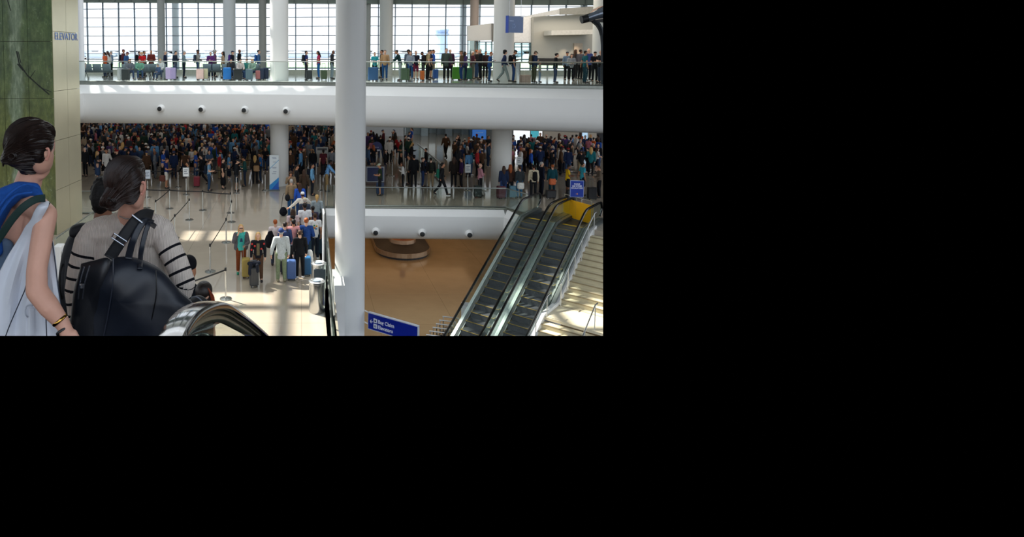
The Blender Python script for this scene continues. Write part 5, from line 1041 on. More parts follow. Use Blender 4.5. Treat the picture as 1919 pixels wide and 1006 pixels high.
# ------------------------------------------------------------------ the near queue on the sunlit floor
NQ = [
 (452, 512, FC, 'to_face', 'long', 'blond', ('tee', '#45b3a8'), ('long', '#7a3d1f'), 'pale', None, 1.0, 'long-haired blond woman in grey blazer, teal tee and rust trousers', '#118a6a'),
 (484, 527, FC, 'stand', 'long', 'blond', ('long', '#191a1f'), ('long', '#59402f'), 'pale', None, .97, 'woman in black jacket with red flowers and brown trousers', '#1d1a1a'),
 (527, 527, AW, 'handle', 'short', 'grey', ('coat', '#b8bfbe'), ('long', '#7d8a6c'), 'pale', ('beanie', '#2b3f70'), 1.05, 'man in blue beanie, pale grey hoodie and khaki trousers', '#8f8a70'),
 (516, 497, AW, 'crossed', 'short', 'red', ('long', '#e3d6d4'), ('long', '#3c4458'), 'pale', None, .98, 'red-haired woman in a pale shirt left of the blue beanie', '#3a3030'),
 (534, 505, AW, 'stand', 'short', 'dark', ('long', '#3c4d78'), ('long', '#20242e'), 'pale', None, 1.0, 'dark-haired person in slate blue between hoodie and pink sweater', '#222222'),
 (550, 503, AW, 'stand', 'short', 'black', ('puffy', '#dd9b9b'), ('long', '#1f1d22'), 'tan', None, 1.04, 'person in a pink quilted sweater in the near queue', '#dddddd'),
 (562, 521, AW, 'stand', 'short', 'brown', ('long', '#111216'), ('long', '#121317'), 'pale', None, .97, 'woman all in black beside the blue suitcases', '#e8e8ea'),
 (574, 503, AW, 'crossed', 'short', 'red', ('long', '#20407c'), ('long', '#1c3140'), 'pale', None, 1.07, 'red-haired man in a royal blue sweatshirt in the near queue', '#2a2a2a'),
 (590, 486, AW, 'stand', 'short', 'brown', ('tee', '#e9e9e6'), ('long', '#1f2734'), 'tan', None, 1.02, 'man in white tee with coloured back print and dark jeans', '#e2e2dc'),
 (549, 472, AW, 'stand', 'long', 'brown', ('tee', '#e0c9c9'), ('long', '#1d2433'), 'pale', None, .98, 'long brown-haired woman in a pale pink tee, near queue', '#333333'),
 (551, 484, LT, 'phone', 'bun', 'black', ('tee', '#26201f'), ('long', '#201f24'), 'tan', None, .95, 'black-haired woman in a dark sleeveless top facing left', '#222222'),
 (571, 468, AW, 'stand', 'short', 'dark', ('tee', '#eeeeee'), ('long', '#2a3448'), 'brown', None, 1.08, 'broad dark-haired man in a plain white tee', '#222222'),
 (586, 462, AW, 'stand', 'short', 'dark', ('long', '#3c3a50'), ('long', '#1d2436'), 'brown', None, .95, 'person in a patterned dark top left of the edge-on banner', '#222222'),
 (567, 438, AW, 'arms_out', 'short', 'dark', ('long', '#e6e2d8'), ('long', '#24344e'), 'tan', ('cap', '#f2f2f0'), 1.05, 'man in white cap and cream shirt with arms spread', '#222222'),
 (571, 447, AW, 'stand', 'short', 'grey', ('tee', '#3a4252'), ('long', '#24344e'), 'pale', ('cap', '#d9cdb4'), 1.0, 'person in a beige cap in front of the spread arms', '#222222'),
 (594, 440, AW, 'stand', 'tail', 'blond', ('long', '#9aa7ac'), ('long', '#20242c'), 'pale', None, 1.0, 'blond ponytailed woman in a pale grey sweater', '#222222'),
 (546, 407, AW, 'stand', 'short', 'grey', ('long', '#8f7a5f'), ('long', '#27507c'), 'pale', None, 1.05, 'grey-haired man in tan jacket and jeans with a black bag', '#222222'),
 (562, 410, AW, 'stand', 'long', 'brown', ('long', '#2a55b4'), ('long', '#1f3a66'), 'pale', None, .97, 'long-haired woman in a cobalt blue top', '#222222'),
 (545, 385, FC, 'to_face', 'curly', 'brown', ('long', '#7d6a55'), ('long', BK), 'tan', None, 1.0, 'curly-haired person in brown with a hand at the face', '#222222'),
 (556, 372, RT, 'stand', 'short', 'black', ('long', '#17171a'), ('long', BK), 'tan', None, 1.04, 'dark-haired man in a black coat just right of the column', '#222222'),
 (570, 380, AW, 'stand', 'long', 'brown', ('coat', '#3f3227'), ('long', BK), 'pale', None, 1.0, 'long-haired woman in a brown coat right of the column', '#222222'),
 (585, 366, RT, 'stand', 'short', 'black', ('long', '#6ea3c8'), ('long', '#1a1e28'), 'tan', None, 1.0, 'man in sky blue shirt and black trousers, dark backpack', '#222222'),
 (612, 359, RT, 'reach', 'short', 'black', ('long', '#6c9fd0'), ('long', '#8d7650'), 'dark', None, 1.05, 'man in pale blue shirt and tan trousers beside the central column', '#222222')]
for x, y, rz, pose, hair, hc, top, bot, skin, hat, sc, lab, sh in NQ:
    person(P(x, y, 0), rz + random.uniform(-.2, .2), pose, hair, hc, top, bot, skin, hat, sh, lab, sc=sc * .99, near=True)
# open blazer of the blond woman, flower patches, back print
def near_part(ob, mb, name, m): o = mb.build(name, m, ob); return o
pe = [o for o in C.objects if o.get('label', '').startswith('long-haired blond woman')][0]
J = SK('to_face'); q = lambda *a: cap(*a, tg='top')
bz = [q((s * .13, .02, 1.36), .085, (s * .145, .015, .92), .1, .95) for s in (-1, 1)] + [q((-.12, .1, 1.36), .06, (.12, .1, 1.36), .06), q((0, .09, 1.3), .12, (0, .09, .95), .13, .5)]
for n in 'LR': bz += [q(J['sho' + n], .082, J['elb' + n], .07), q(J['elb' + n], .07, J['elb' + n].lerp(J['wri' + n], .9), .05)]
me = remesh(bz, .0125, 2, .6, 'blazer'); me.materials.append(cloth('#5c5a5e')); o = bpy.data.objects.new('blazer', me); C.objects.link(o); o.parent = pe
m_ = MB(); m_.slab([(-.05, -.158, 1.18), (.05, -.158, 1.18), (.03, -.158, 1.3), (-.02, -.158, 1.3)], (0, .02, 0)); m_.build('tee_print', mat('#1f3a5c', .8), pe)
sgm = MB(); sgm.box(-.06, .06, -.1, -.092, .0, .025, M=J['H']); sgm.build('sunglasses', mat('#111111', .2), pe)
pe = [o for o in C.objects if o.get('label', '').startswith('woman in black jacket')][0]
for x, z, y_ in [(-.2, 1.36, -.07), (.2, 1.36, -.07), (-.11, 1.3, -.12), (.11, 1.2, -.13), (-.22, 1.15, -.05)]:
    near_part(pe, MB().lathe([(.001, -.02), (.035, -.01), (.035, .01), (.001, .02)], (x, y_ + .0, z), 8, M=Matrix.Rotation(pi / 2, 4, 'X')), 'red_flower', mat('#b8302c', .8))
near_part(pe, MB().box(-.05, .05, -.165, -.14, .98, 1.4), 'olive_top', cloth('#6a6048'))
pe = [o for o in C.objects if o.get('label', '').startswith('man in white tee with')][0]
for x, z, c in [(-.05, 1.28, '#e3a02c'), (.04, 1.31, '#3f8f5a'), (.02, 1.22, '#e06a2c'), (-.03, 1.18, '#2f7fae'), (.07, 1.24, '#e3c22c')]: near_part(pe, MB().box(x - .03, x + .03, .11, .128, z - .03, z + .03, bev=.008), 'back_print', mat(c, .8))
for x, y, col, lab, h, w, hd_, rz in [(461, 520, '#a8924a', 'gold ribbed suitcase beside the blond woman', .62, .28, .42, .1), (476, 537, '#2f3133', 'black suitcase with a jacket over it, nearest the camera', .6, .29, .2, .2), (546, 524, '#46649a', 'metallic blue suitcase with raised handle', .62, .31, .5, .05), (574, 516, '#1f5a86', 'teal blue suitcase beside the woman in black', .6, .32, 0, .1), (535, 512, '#1d2230', 'dark suitcase behind the khaki trousers', .6, .36, .3, 0), (597, 476, '#1d3a48', 'dark teal suitcase by the glass balustrade', .7, .3, .2, 0),
                                  (712, 365, '#22395c', 'navy suitcase of the man in the green shirt', .62, .4, .35, 0), (939, 372, '#552630', 'maroon suitcase tilted behind the braided woman', .62, .46, .3, .3), (862, 370, '#1d2623', 'black suitcase in front of the pink-shirted man', .62, .4, .3, 0) if 0 else (895, 370, '#1d2623', 'black suitcase in front of the pink-shirted man', .6, .4, .3, 0), (960, 371, '#5c8698', 'pale blue suitcase under the long coat', .6, .34, 0, 0), (1109, 374, '#131417', 'black suitcase pulled by the turquoise-shirted man', .6, .44, .42, 0), (1032, 372, '#15161a', 'black bag on wheels beside the orange tote', .4, .5, 0, 0), (1070, 375, '#14151a', 'black suitcase beside the yellow-shirted person', .5, .44, 0, 0), (369, 350, '#8c2a3a', 'red suitcase at the front of the left crowd', .55, .34, .4, 0)]:
    suitcase(P(x, y, 0), rz, col, lab, h, w, handle=hd_)
# jacket draped over the black suitcase; jacket held; bag on floor
q = P(477, 536, 0); me = remesh([cap((-.17, 0, .76), .07, (.15, .0, .78), .07), cap((-.12, -.12, .74), .07, (-.14, -.17, .48), .06), cap((.1, -.13, .74), .06, (.12, -.16, .55), .05), cap((0, .1, .76), .08, (0, .13, .55), .06)], .012, 3, .6, 'jacket'); me.materials.append(cloth('#1b1f2a')); o = bpy.data.objects.new('draped_jacket', me); C.objects.link(o); o.location = q; tag(o, 'dark jacket draped over the nearest black suitcase', 'jacket')
q = P(508, 497, 0); me = remesh([cap((0, 0, 1.2), .12, (-.06, -.03, .8), .16), cap((.06, 0, 1.1), .12, (.1, 0, .66), .12), cap((-.1, .0, 1.05), .09, (-.14, 0, .9), .1)], .014, 3, .6, 'jacket'); me.materials.append(cloth('#15161b')); o = bpy.data.objects.new('held_jacket', me); C.objects.link(o); o.location = q; tag(o, 'black padded jacket carried by the red-haired woman', 'jacket')
q = P(531, 404, 0); me = remesh([blob((0, 0, .18), (.2, .16, .19)), blob((0, 0, .3), (.15, .12, .12))], .02, 2, .6, 'bag'); me.materials.append(cloth('#14171f')); o = bpy.data.objects.new('duffel_bag', me); C.objects.link(o); o.location = q; tag(o, 'dark bag standing on the floor left of the tan jacket', 'bag'); s_ = MB().tube([(-.1, 0, .38), (-.02, 0, .95), (.05, 0, 1.1)], .012, 6).build('strap', BLACK, o)
q = P(570, 508, 0); me = remesh([cap((0, 0, .72), .1, (.03, 0, .14), .12, .6)], .015, 2, .6, 'bag'); me.materials.append(cloth('#cfcfcb')); o = bpy.data.objects.new('tote_bag', me); C.objects.link(o); o.location = q + Vector((.2, -.1, 0)); tag(o, 'white tote bag hanging over the teal blue suitcase', 'bag')
q = P(582, 440, 0); tag(MB().box(-.16, .16, -.08, .08, .62, 1.0, bev=.04).build('shoulder_bag', mat('#1c7fc0', .6)), 'sky blue bag left of the blond ponytailed woman', 'bag').location = q
for a in [(534, 505, AW, '#2b3a60', 'slate blue backpack in the near queue', 0), (585, 366, RT, '#171b26', 'black backpack on the man in the sky blue shirt', 0), (612, 359, RT, '#14151a', 'black backpack on the man beside the central column', 0), (562, 503, AW, '#15161c', 'black backpack between pink and blue sweaters', 0)]: on_back(*a, hgt=1.2, off=.2)
q = P(537, 407, 0); tag(remesh and (lambda o: (C.objects.link(o), o)[1])(bpy.data.objects.new('shoulder_bag', (lambda m: (m.materials.append(cloth('#1b1c20')), m)[1])(remesh([blob((0, 0, .95), (.13, .1, .17))], .02, 2, .6, 'bag')))), 'black bag slung behind the grey-haired man', 'bag').location = q + Vector((.05, -.1, 0))
# ------------------------------------------------------------------ front figures of the two crowds (hand placed)
FR = [
 (392, 358, RT, 'hold_both', 'bun', 'brown', ('tee', '#6f93b0'), ('long', '#26405e'), 'pale', None, 1.02, 'person in pale blue tee and jeans in front of the left crowd'),
 (312, 353, RT, 'hold_both', 'short', 'brown', ('tee', '#1c2a66'), ('shorts', '#d8d4ca'), 'tan', None, 1.0, 'man in navy tee and cream shorts in the left crowd\'s front'),
 (352, 359, LT, 'stand', 'short', 'dark', ('long', '#8f8a80'), ('long', '#9a9488'), 'tan', None, .95, 'person in pale grey behind the white notice'),
 (418, 354, RT, 'stand', 'short', 'brown', ('tee', '#15161a'), ('skirt', '#141418'), 'pale', None, 1.0, 'person in black tee and long black skirt'),
 (443, 358, RT, 'phone', 'short', 'dark', ('puffy', '#191c20'), ('shorts', '#24303c'), 'pale', ('cap', '#2a2c30'), 1.03, 'man in black jacket and dark shorts with a cap'),
 (459, 349, LT, 'phone', 'short', 'dark', ('long', '#1f4a48'), ('long', '#202a3c'), 'tan', None, 1.0, 'person in dark teal right of the black jacket and shorts'),
 (478, 345, AW, 'stand', 'long', 'blond', ('long', '#2b2622'), ('long', BK), 'pale', None, .98, 'long blond-haired woman with tan bag left of the banner'),
 (488, 341, LT, 'hold_both', 'short', 'dark', ('tee', '#2f6fb4'), ('long', '#243850'), 'tan', None, 1.02, 'man in a blue tee just left of the banner'),
 (379, 345, LT, 'walk', 'short', 'dark', ('long', '#16181f'), ('long', BK), 'pale', None, 1.0, 'dark figure stepping left behind the red suitcase'),
 (712, 366, LT, 'hold_both', 'short', 'brown', ('tee', '#20301f'), ('shorts', BK), 'tan', ('cap', '#a9b7a4'), 1.0, 'man in pale cap and dark green tee by the central column'),
 (755, 352, LT, 'phone', 'long', 'brown', ('long', '#d6d6d2'), ('long', BK), 'tan', None, .85, 'long-haired woman in white stooping by the balustrade'),
 (775, 351, AW, 'stand', 'bun', 'black', ('coat', '#121418'), ('long', BK), 'tan', None, 1.08, 'woman in a long black coat by the balustrade'),
 (766, 346, LT, 'stand', 'short', 'dark', ('long', '#a09c92'), ('long', BK), 'tan', None, 1.0, 'person in pale grey left of the black coat'),
 (792, 350, RT, 'crossed', 'short', 'brown', ('long', '#1a1b20'), ('long', '#24365c'), 'pale', None, .98, 'person in black jacket and jeans with crossed arms'),
 (807, 352, AW, 'stand', 'short', 'dark', ('long', '#1d1e20'), ('long', '#8a775c'), 'pale', None, 1.0, 'man in black top and khaki trousers with bulky backpack'),
 (827, 366, RT, 'walk', 'bun', 'black', ('long', '#17181c'), ('long', '#191a1e'), 'tan', None, 1.02, 'person in black walking with a green backpack'),
 (850, 350, AW, 'stand', 'long', 'brown', ('coat', '#2a2420'), ('long', BK), 'pale', None, 1.0, 'long-haired woman in a brown coat left of the white notice'),
 (864, 352, LT, 'stand', 'short', 'dark', ('long', '#3c2550'), ('long', BK), 'tan', None, 1.0, 'person in dark purple beside the white notice'),
 (899, 366, RT, 'crossed', 'bald', 'grey', ('long', '#b57f8a'), ('long', BK), 'pale', None, 1.0, 'bald man in a dusty pink shirt left of the right column'),
 (943, 372, AW, 'stand', 'long', 'brown', ('coat', '#1a2742'), ('long', '#233a66'), 'pale', None, 1.0, 'long-haired woman in a navy coat by the right column'),
 (955, 370, AW, 'stand', 'long', 'red', ('long', '#3f2a22'), ('long', BK), 'pale', None, 1.02, 'auburn-haired woman right of the navy coat'),
 (973, 371, AW, 'stand', 'short', 'brown', ('long', '#2f3538'), ('long', '#2f6284'), 'pale', None, .98, 'person with a white bag and blue jeans by the escalator glass'),
 (999, 371, AW, 'stand', 'short', 'black', ('long', '#cfc4a8'), ('long', BK), 'tan', None, 1.02, 'person in cream shirt with a black backpack by the escalators'),
 (1014, 366, RT, 'stand', 'short', 'grey', ('coat', '#12182a'), ('long', '#121624'), 'pale', None, 1.05, 'grey-haired man in a dark suit by the escalators'),
 (1034, 367, AW, 'stand', 'short', 'red', ('long', '#12434c'), ('long', '#14303a'), 'pale', None, .98, 'person in dark teal with an orange patterned bag'),
 (1063, 366, RT, 'hold_both', 'short', 'black', ('tee', '#e0b21c'), ('shorts', BK), 'brown', None, .96, 'person in a bright yellow tee and black shorts'),
 (1091, 366, RT, 'handle', 'short', 'dark', ('tee', '#3aa6bc'), ('shorts', '#181c2c'), 'tan', None, 1.04, 'man in a turquoise tee pulling a black suitcase'),
 (1122, 370, LT, 'hold_both', 'short', 'brown', ('long', '#6a5d50'), ('long', BK), 'tan', None, .98, 'person in taupe at the far right of the floor'),
]
for x, y, rz, pose, hair, hc, top, bot, skin, hat, sc, lab in FR:
    person(P(x, y, 0), rz + random.uniform(-.2, .2), pose, hair, hc, top, bot, skin, hat, label=lab, sc=sc)
for a in [(827, 366, RT, '#1f6a55', 'green backpack on the walking person', 0), (807, 352, AW, '#22261f', 'bulky dark backpack on the man in khaki trousers', 0), (999, 371, AW, '#101114', 'black backpack on the cream shirt by the escalators', 0), (392, 358, RT, '#1b2535', 'dark backpack on the pale blue tee', 0)]: on_back(*a, hgt=1.2, off=.19)
for x, y, z, col, lab in [(1032, 366, .62, '#d0693a', 'orange patterned bag on the person in dark teal'), (973, 371, .52, '#d9d8cf', 'white bag behind the blue jeans'), (306, 353, .45, '#5e2c1f', 'brown holdall carried by the man in cream shorts'), (481, 345, .8, '#a8845c', 'tan bag on the long blond-haired woman')]:
    q = P(x, y, 0); tag(MB().box(-.17, .17, -.1, .1, 0, .34, bev=.05).build('hand_bag', mat(col, .7, 0, .15, 12)), lab, 'bag').location = q + Vector((0, -.18, z))
# ------------------------------------------------------------------ the packed crowds
rnd = random.Random(11); used = [(P(a[0], a[1], 0).x, P(a[0], a[1], 0).y) for a in FR + NQ]
crowd = []
def inside(px0, px1, D): return (px0 - CX) / FPX * D, (px1 - CX) / FPX * D
rows = []; D = 37.3; k = 0
while D < 61.5: rows.append((D, k)); D += .92 + k * .012; k += 1
ORD = ['front', 'second', 'third', 'fourth', 'fifth', 'sixth', 'seventh', 'eighth', 'ninth', 'tenth', 'eleventh', 'twelfth', 'thirteenth', 'fourteenth', 'fifteenth', 'sixteenth', 'seventeenth', 'eighteenth', 'nineteenth', 'twentieth', 'twenty-first', 'twenty-second', 'twenty-third', 'twenty-fourth', 'twenty-fifth']
def zone(px0, px1, name, dens, Dmin, Dmax, holes_=()):
    for D, k in rows:
        if not Dmin <= D <= Dmax: continue
        x0, x1 = inside(px0, px1, D); x = x0 + rnd.uniform(0, .5)
        while x < x1:
            y = D + rnd.uniform(-.32, .32); px = CX + x / y * FPX; py = 97 + CZ * FPX / y
            if rnd.random() < dens and all((x - u) ** 2 + (y - v) ** 2 > .2 for u, v in used) and not any(a < px < b and c < py < d_ for a, b, c, d_ in holes_):
                crowd.append((y, x, name, k)); used.append((x, y))
            x += rnd.uniform(.5, .78)
zone(153, 503, 'left crowd', .88, 37.8, 61, [(430, 505, 330, 400), (340, 400, 338, 400), (205, 300, 345, 400)])
zone(541, 626, 'crowd behind the near queue', .6, 37.5, 61)
zone(690, 775, 'sparse group right of the central column', .42, 39, 50, [(725, 780, 320, 400)])
zone(800, 918, 'crowd left of the right column', .9, 38, 46, [(800, 850, 300, 400)])
zone(958, 1130, 'right crowd', .97, 38.3, 46.5, [(985, 1130, 340, 400)])
crowd.sort()
NIND = 190
stuff_list = crowd[NIND:]; ind = crowd[:NIND]
objs = []
for i, (y, x, name, k) in enumerate(ind):
    warm = name == 'right crowd'
    o = crowd_person((x, y, 0), rnd.choice([RT, RT, AW, LT, AW, FC]) + rnd.uniform(-.5, .5), rnd, rnd.uniform(.92, 1.06)); o['category'] = 'person'
    objs.append((o, name, k))
seen = {}
short = {'left crowd': 'left crowd', 'crowd behind the near queue': 'crowd beyond near queue', 'sparse group right of the central column': 'group right of central column', 'crowd left of the right column': 'crowd left of right column', 'right crowd': 'right crowd'}
byl = {}
for j, (o, name, k) in enumerate(objs):
    base = ' '.join(('%s and %s, %s rank, %s' % (o['_d'], o['_b'].split()[0] + ' ' + o['_b'].split()[1], ORD[min(k, 24)], short[name])).split()); byl.setdefault(base, []).append((o, name, k))
for base, L_ in byl.items():
    L_.sort(key=lambda a: a[0].location.x)
    for j, (o, name, k) in enumerate(L_):
        if len(L_) == 1: lb = base
        elif len(L_) == 2: lb = base + ', %s of two' % ('left' if j == 0 else 'right')
        else: lb = base + ', %s of several' % ORD[j]
        o['label'] = ' '.join(lb.split()[:16]); o['group'] = 'people packed in the %s' % short[name]
        del o['_d'], o['_b']
# the rest, too many to be separate: one object
tv, tf, tm_, tmats = [], [], [], []
def mi_of(m):
    if m not in tmats: tmats.append(m)
    return tmats.index(m)
vs_all = []; fs_all = []; off = 0; mi_all = []
for (y, x, name, k) in stuff_list:
    o = crowd_person((0, 0, 0), 0, rnd, lo=True); me = o.data; n = len(me.vertices); a = np.empty(n * 3); me.vertices.foreach_get('co', a); a = a.reshape(-1, 3)
    th = rnd.choice([RT, RT, AW, LT, AW, FC]) + rnd.uniform(-.5, .5); s = rnd.uniform(.92, 1.06); c_, s_ = cos(th), sin(th)
    b_ = np.stack([(a[:, 0] * c_ - a[:, 1] * s_) * s + x, (a[:, 0] * s_ + a[:, 1] * c_) * s + y, a[:, 2] * s], 1); vs_all.append(b_)
    ids = [mi_of(sl.material) for sl in o.material_slots]
    for p_ in me.polygons: fs_all.append([i_ + off for i_ in p_.vertices]); mi_all.append(ids[p_.material_index])
    off += n; bpy.data.objects.remove(o)
me = bpy.data.meshes.new('crowd'); me.from_pydata(np.concatenate(vs_all).tolist(), [], fs_all)
for m in tmats: me.materials.append(m)
me.polygons.foreach_set('material_index', mi_all); me.polygons.foreach_set('use_smooth', [True] * len(mi_all))
o = bpy.data.objects.new('crowd', me); C.objects.link(o); o['kind'] = 'stuff'; tag(o, 'dense far part of the waiting crowd packed under the balcony', 'crowd')
print('CROWD', len(crowd), len(ind), len(fs_all))
# ------------------------------------------------------------------ the people right in front of the camera, riding down
def fc(x1, y1, r1, Y1, x2, y2, r2, Y2, flat=1.0, tg='skin'): return cap(F(x1, y1, Y1), r1 * Y1 / FPX, F(x2, y2, Y2), r2 * Y2 / FPX, flat, tg)
def fb(x, y, rx, rz, Y, ry=None, tg='skin', rot=(0, 0, 0)): k = Y / FPX; return blob(F(x, y, Y), (rx * k, ry if ry else (rx + rz) / 2 * k, rz * k), rot, tg)
def org(prims, vox, m, name, par=None, smooth=4, ratio=.7):
    me = remesh(prims, vox, smooth, ratio, name); me.materials.append(m); o = bpy.data.objects.new(name, me); C.objects.link(o)
    if par: o.parent = par
    return o
def ribbon(pts, w, m, name, par, th=.003, wvec=None):
    """strap: list of (x, y, Y); w in metres"""
    v = smooth_path([F(*p) for p in pts], 6); rows = []; cam_ = Vector((0, 0, CZ))
    for i, p in enumerate(v):
        d = (v[min(i + 1, len(v) - 1)] - v[max(i - 1, 0)]).normalized(); n = d.cross(cam_ - p).normalized() * (w / 2); rows.append([p - n, p - n * .5, p, p + n * .5, p + n])
    me = MB().grid(rows).mesh(name, m, True); thicken(me, th); o = bpy.data.objects.new(name, me); C.objects.link(o)
    if par: o.parent = par
    return o
def pillow(outline, Y, depth, m, name, par=None, n=9, cpt=None, pw=3.0, tilt=(0, 0)):
    pts = [F(x, y, Y) for x, y in outline]; pts = pts + [pts[0]]; sp = smooth_path(pts, 5)[:-1]
    c = sum(sp, Vector()) / len(sp) if cpt is None else F(*cpt, Y); vs = []; fs = []; N = len(sp)
    for s in (-1, 1):
        for k in range(n + 1):
            t = sin(pi / 2 * k / n) if k else .001
            for p in sp:
                q = c + (p - c) * t; dz = depth * max(0, 1 - t ** pw) ** .5
                wob = .010 * sin(q.x * 23 + q.z * 13) + .003 * sin(q.x * 47 - q.z * 33)
                q = q + Vector((0, s * (dz + wob * (1 - t ** 4)), 0)); vs.append(q)
    for s in range(2):
        o_ = s * (n + 1) * N
        for k in range(n):
            for j in range(N):
                f = (o_ + k * N + j, o_ + k * N + (j + 1) % N, o_ + (k + 1) * N + (j + 1) % N, o_ + (k + 1) * N + j); fs.append(f if s else f[::-1])
        fs.append(tuple(o_ + j for j in range(N)))
    a, b_ = n * N, (2 * n + 1) * N
    for j in range(N): fs.append((a + j, a + (j + 1) % N, b_ + (j + 1) % N, b_ + j))
    me = MB().add(vs, fs).mesh(name, m, True); o = bpy.data.objects.new(name, me); C.objects.link(o)
    if par: o.parent = par
    return o
HAIR1 = mat('#170e0b', .5, 0, .45, 130, .35, .45, kind='hair'); HAIR2 = mat('#1b110d', .5, 0, .45, 130, .35, .45, kind='hair'); SKN = mat('#d3a08a', .5, 0, .06, 14, .06, .4)
def ear(x, y, Y, s, par):
    c = F(x, y, Y); k = Y / FPX * s; mb = MB(); pts = [(.0, .9), (.45, 1.0), (.75, .55), (.7, -.1), (.35, -.6), (.05, -1.0), (-.3, -.75)]
    mb.tube(smooth_path([c + Vector((a * k * .6, .0, b_ * k)) for a, b_ in pts], 4), k * .2, 7)
    o = mb.build('ear_rim', mat('#c98a78', .5, 0, .05, 20), par, True); return o
# --- woman with white tote
Y1 = 2.45
w1 = [fb(62, 270, 37, 46, Y1, .092), fb(78, 293, 21, 33, Y1 - .02, .06), fb(84, 305, 13, 18, Y1 + .01, .05), fb(90, 272, 11, 24, Y1 + .03, .05), fc(86, 320, 8, Y1 + .03, 76, 328, 10, Y1, 1),
      fc(60, 318, 23, Y1 + .01, 44, 372, 27, Y1 + .03), fc(45, 372, 26, Y1 + .03, 84, 400, 21, Y1 - .08), fc(30, 385, 26, Y1 + .04, -20, 410, 26, Y1 + .05),
      fc(40, 420, 44, Y1 + .04, 25, 520, 50, Y1 + .05, .6), fc(0, 420, 44, Y1 + .05, -10, 520, 50, Y1 + .06, .6), fc(20, 520, 56, Y1 + .06, 15, 700, 62, Y1 + .08, .6), fc(66, 415, 22, Y1 - .02, 60, 470, 22, Y1 + .0),
      fc(87, 402, 20.5, 2.36, 78, 450, 20.5, 2.32), fc(78, 450, 20.5, 2.32, 69, 505, 19.5, 2.28), fc(69, 505, 19.5, 2.28, 69, 545, 20.5, 2.24), fc(69, 545, 20.5, 2.24, 92, 575, 20, 2.22), fc(92, 575, 20, 2.22, 118, 607, 14, 2.22), fc(118, 607, 14, 2.22, 128, 630, 14.5, 2.2, .8),
      fb(87, 290, 5, 10, Y1 - .085, .012)]
for i, (dx, L_) in enumerate(((-8, 30), (-2, 34), (5, 32), (12, 26))): w1 += [fc(129 + dx, 636, 5, 2.19, 133 + dx, 636 + L_ * .6, 4.6, 2.18), fc(133 + dx, 636 + L_ * .6, 4.6, 2.18, 131 + dx, 636 + L_, 4.2, 2.2)]
w1 += [fc(140, 622, 5, 2.2, 150, 640, 4.6, 2.19)]
pw1 = org(w1, .0055, SKN, 'person'); tag(pw1, 'woman with dark bun and bare arm carrying a white tote, nearest the camera', 'person')
hr1 = [fb(55, 262, 43, 43, Y1, .103, 'hair'), fb(50, 288, 33, 30, Y1 - .02, .08, 'hair'), fb(40, 270, 32, 38, Y1 - .04, .06, 'hair'), fb(72, 262, 26, 38, Y1 - .02, .08, 'hair'), fb(88, 252, 13, 22, Y1, .05, 'hair'), fb(84, 266, 15, 24, Y1 - .04, .05, 'hair'), fb(76, 285, 13, 24, Y1 - .05, .045, 'hair'), fc(70, 290, 14, Y1 - .05, 62, 316, 11, Y1 - .03, 1, 'hair'), fc(50, 300, 18, Y1 - .05, 46, 318, 10, Y1 - .04, 1, 'hair')]
hr1 += [fb(24, 288, 17, 14, Y1 - .075, .042, 'hair'), fb(15, 297, 12, 11, Y1 - .07, .035, 'hair'), fb(29, 301, 15, 10, Y1 - .075, .035, 'hair'), fc(60, 300, 12, Y1 - .06, 30, 296, 14, Y1 - .06, 1, 'hair'), fc(8, 296, 5, Y1 - .05, 6, 312, 2, Y1 - .05, 1, 'hair')]
hair1 = org(hr1, .005, HAIR1, 'hair', pw1, 3); ear(87, 289, Y1 - .1, 11, pw1)
bl1 = [fc(-25, 420, 26, Y1 - .04, 2, 376, 24, Y1 - .06, 1, 't'), fc(2, 376, 24, Y1 - .06, 34, 356, 17, Y1 - .05, 1, 't'), fc(34, 356, 17, Y1 - .05, 62, 355, 14, Y1 - .02, 1, 't'), fc(62, 355, 14, Y1 - .02, 76, 368, 7, Y1 - .03, 1, 't'), fc(-10, 380, 24, Y1 - .03, 30, 362, 14, Y1 + .02, 1, 't'), fc(-22, 430, 22, Y1 - .06, -8, 470, 14, Y1 - .06, 1, 't')]
BLU = mat('#1f4f9a', .9, 0, .12, 60, .35, .2); org(bl1, .006, BLU, 'shoulder_sweater', pw1, 3)
for k, pts in enumerate([[(-5, 392, Y1 - .16), (20, 362, Y1 - .13), (48, 346, Y1 - .09), (72, 352, Y1 - .06)], [(-5, 412, Y1 - .17), (10, 386, Y1 - .17), (30, 366, Y1 - .12), (60, 361, Y1 - .08)]]):
    MB().tube(smooth_path([F(*p) for p in pts], 5), .006, 6).build('fold', BLU, pw1, True)
tk = [fc(30, 500, 54, Y1 + .03, 22, 700, 66, Y1 + .04, .62, 't'), fc(-8, 495, 52, Y1 + .04, -10, 700, 60, Y1 + .05, .62, 't'), fc(10, 462, 18, Y1 - .03, 0, 520, 40, Y1, .6, 't')]
org(tk, .008, mat('#54677e', .85, 0, .06, 40), 'tank_top', pw1, 3)
for x, y in [(51, 383), (22, 395), (26, 442), (87, 414), (84, 428), (72, 470)]:
    p = F(x, y, 2.28); MB().lathe([(.0008, -.001), (.002, 0), (.0008, .001)], p, 6, M=Matrix.Rotation(pi / 2, 4, 'X')).build('mole', mat('#5a3022', .6), pw1) if 0 else None
gs = ribbon([(84, 371, 2.33), (66, 374, 2.29), (45, 387, 2.26), (25, 408, 2.26), (8, 432, 2.27), (-12, 462, 2.3)], .028, mat('#15302c', .8), 'bag_strap', None); tag(gs, 'dark green strap across the back of the tote-carrying woman', 'strap')
tr_ = [(377, 80, 92), (379.5, 77, 92), (386, 70, 91), (398, 63, 85), (412, 57, 78), (425, 47, 84), (445, 36, 96), (480, 14, 102), (520, -6, 107), (560, -22, 112), (600, -32, 117), (660, -44, 124)]
rows = []
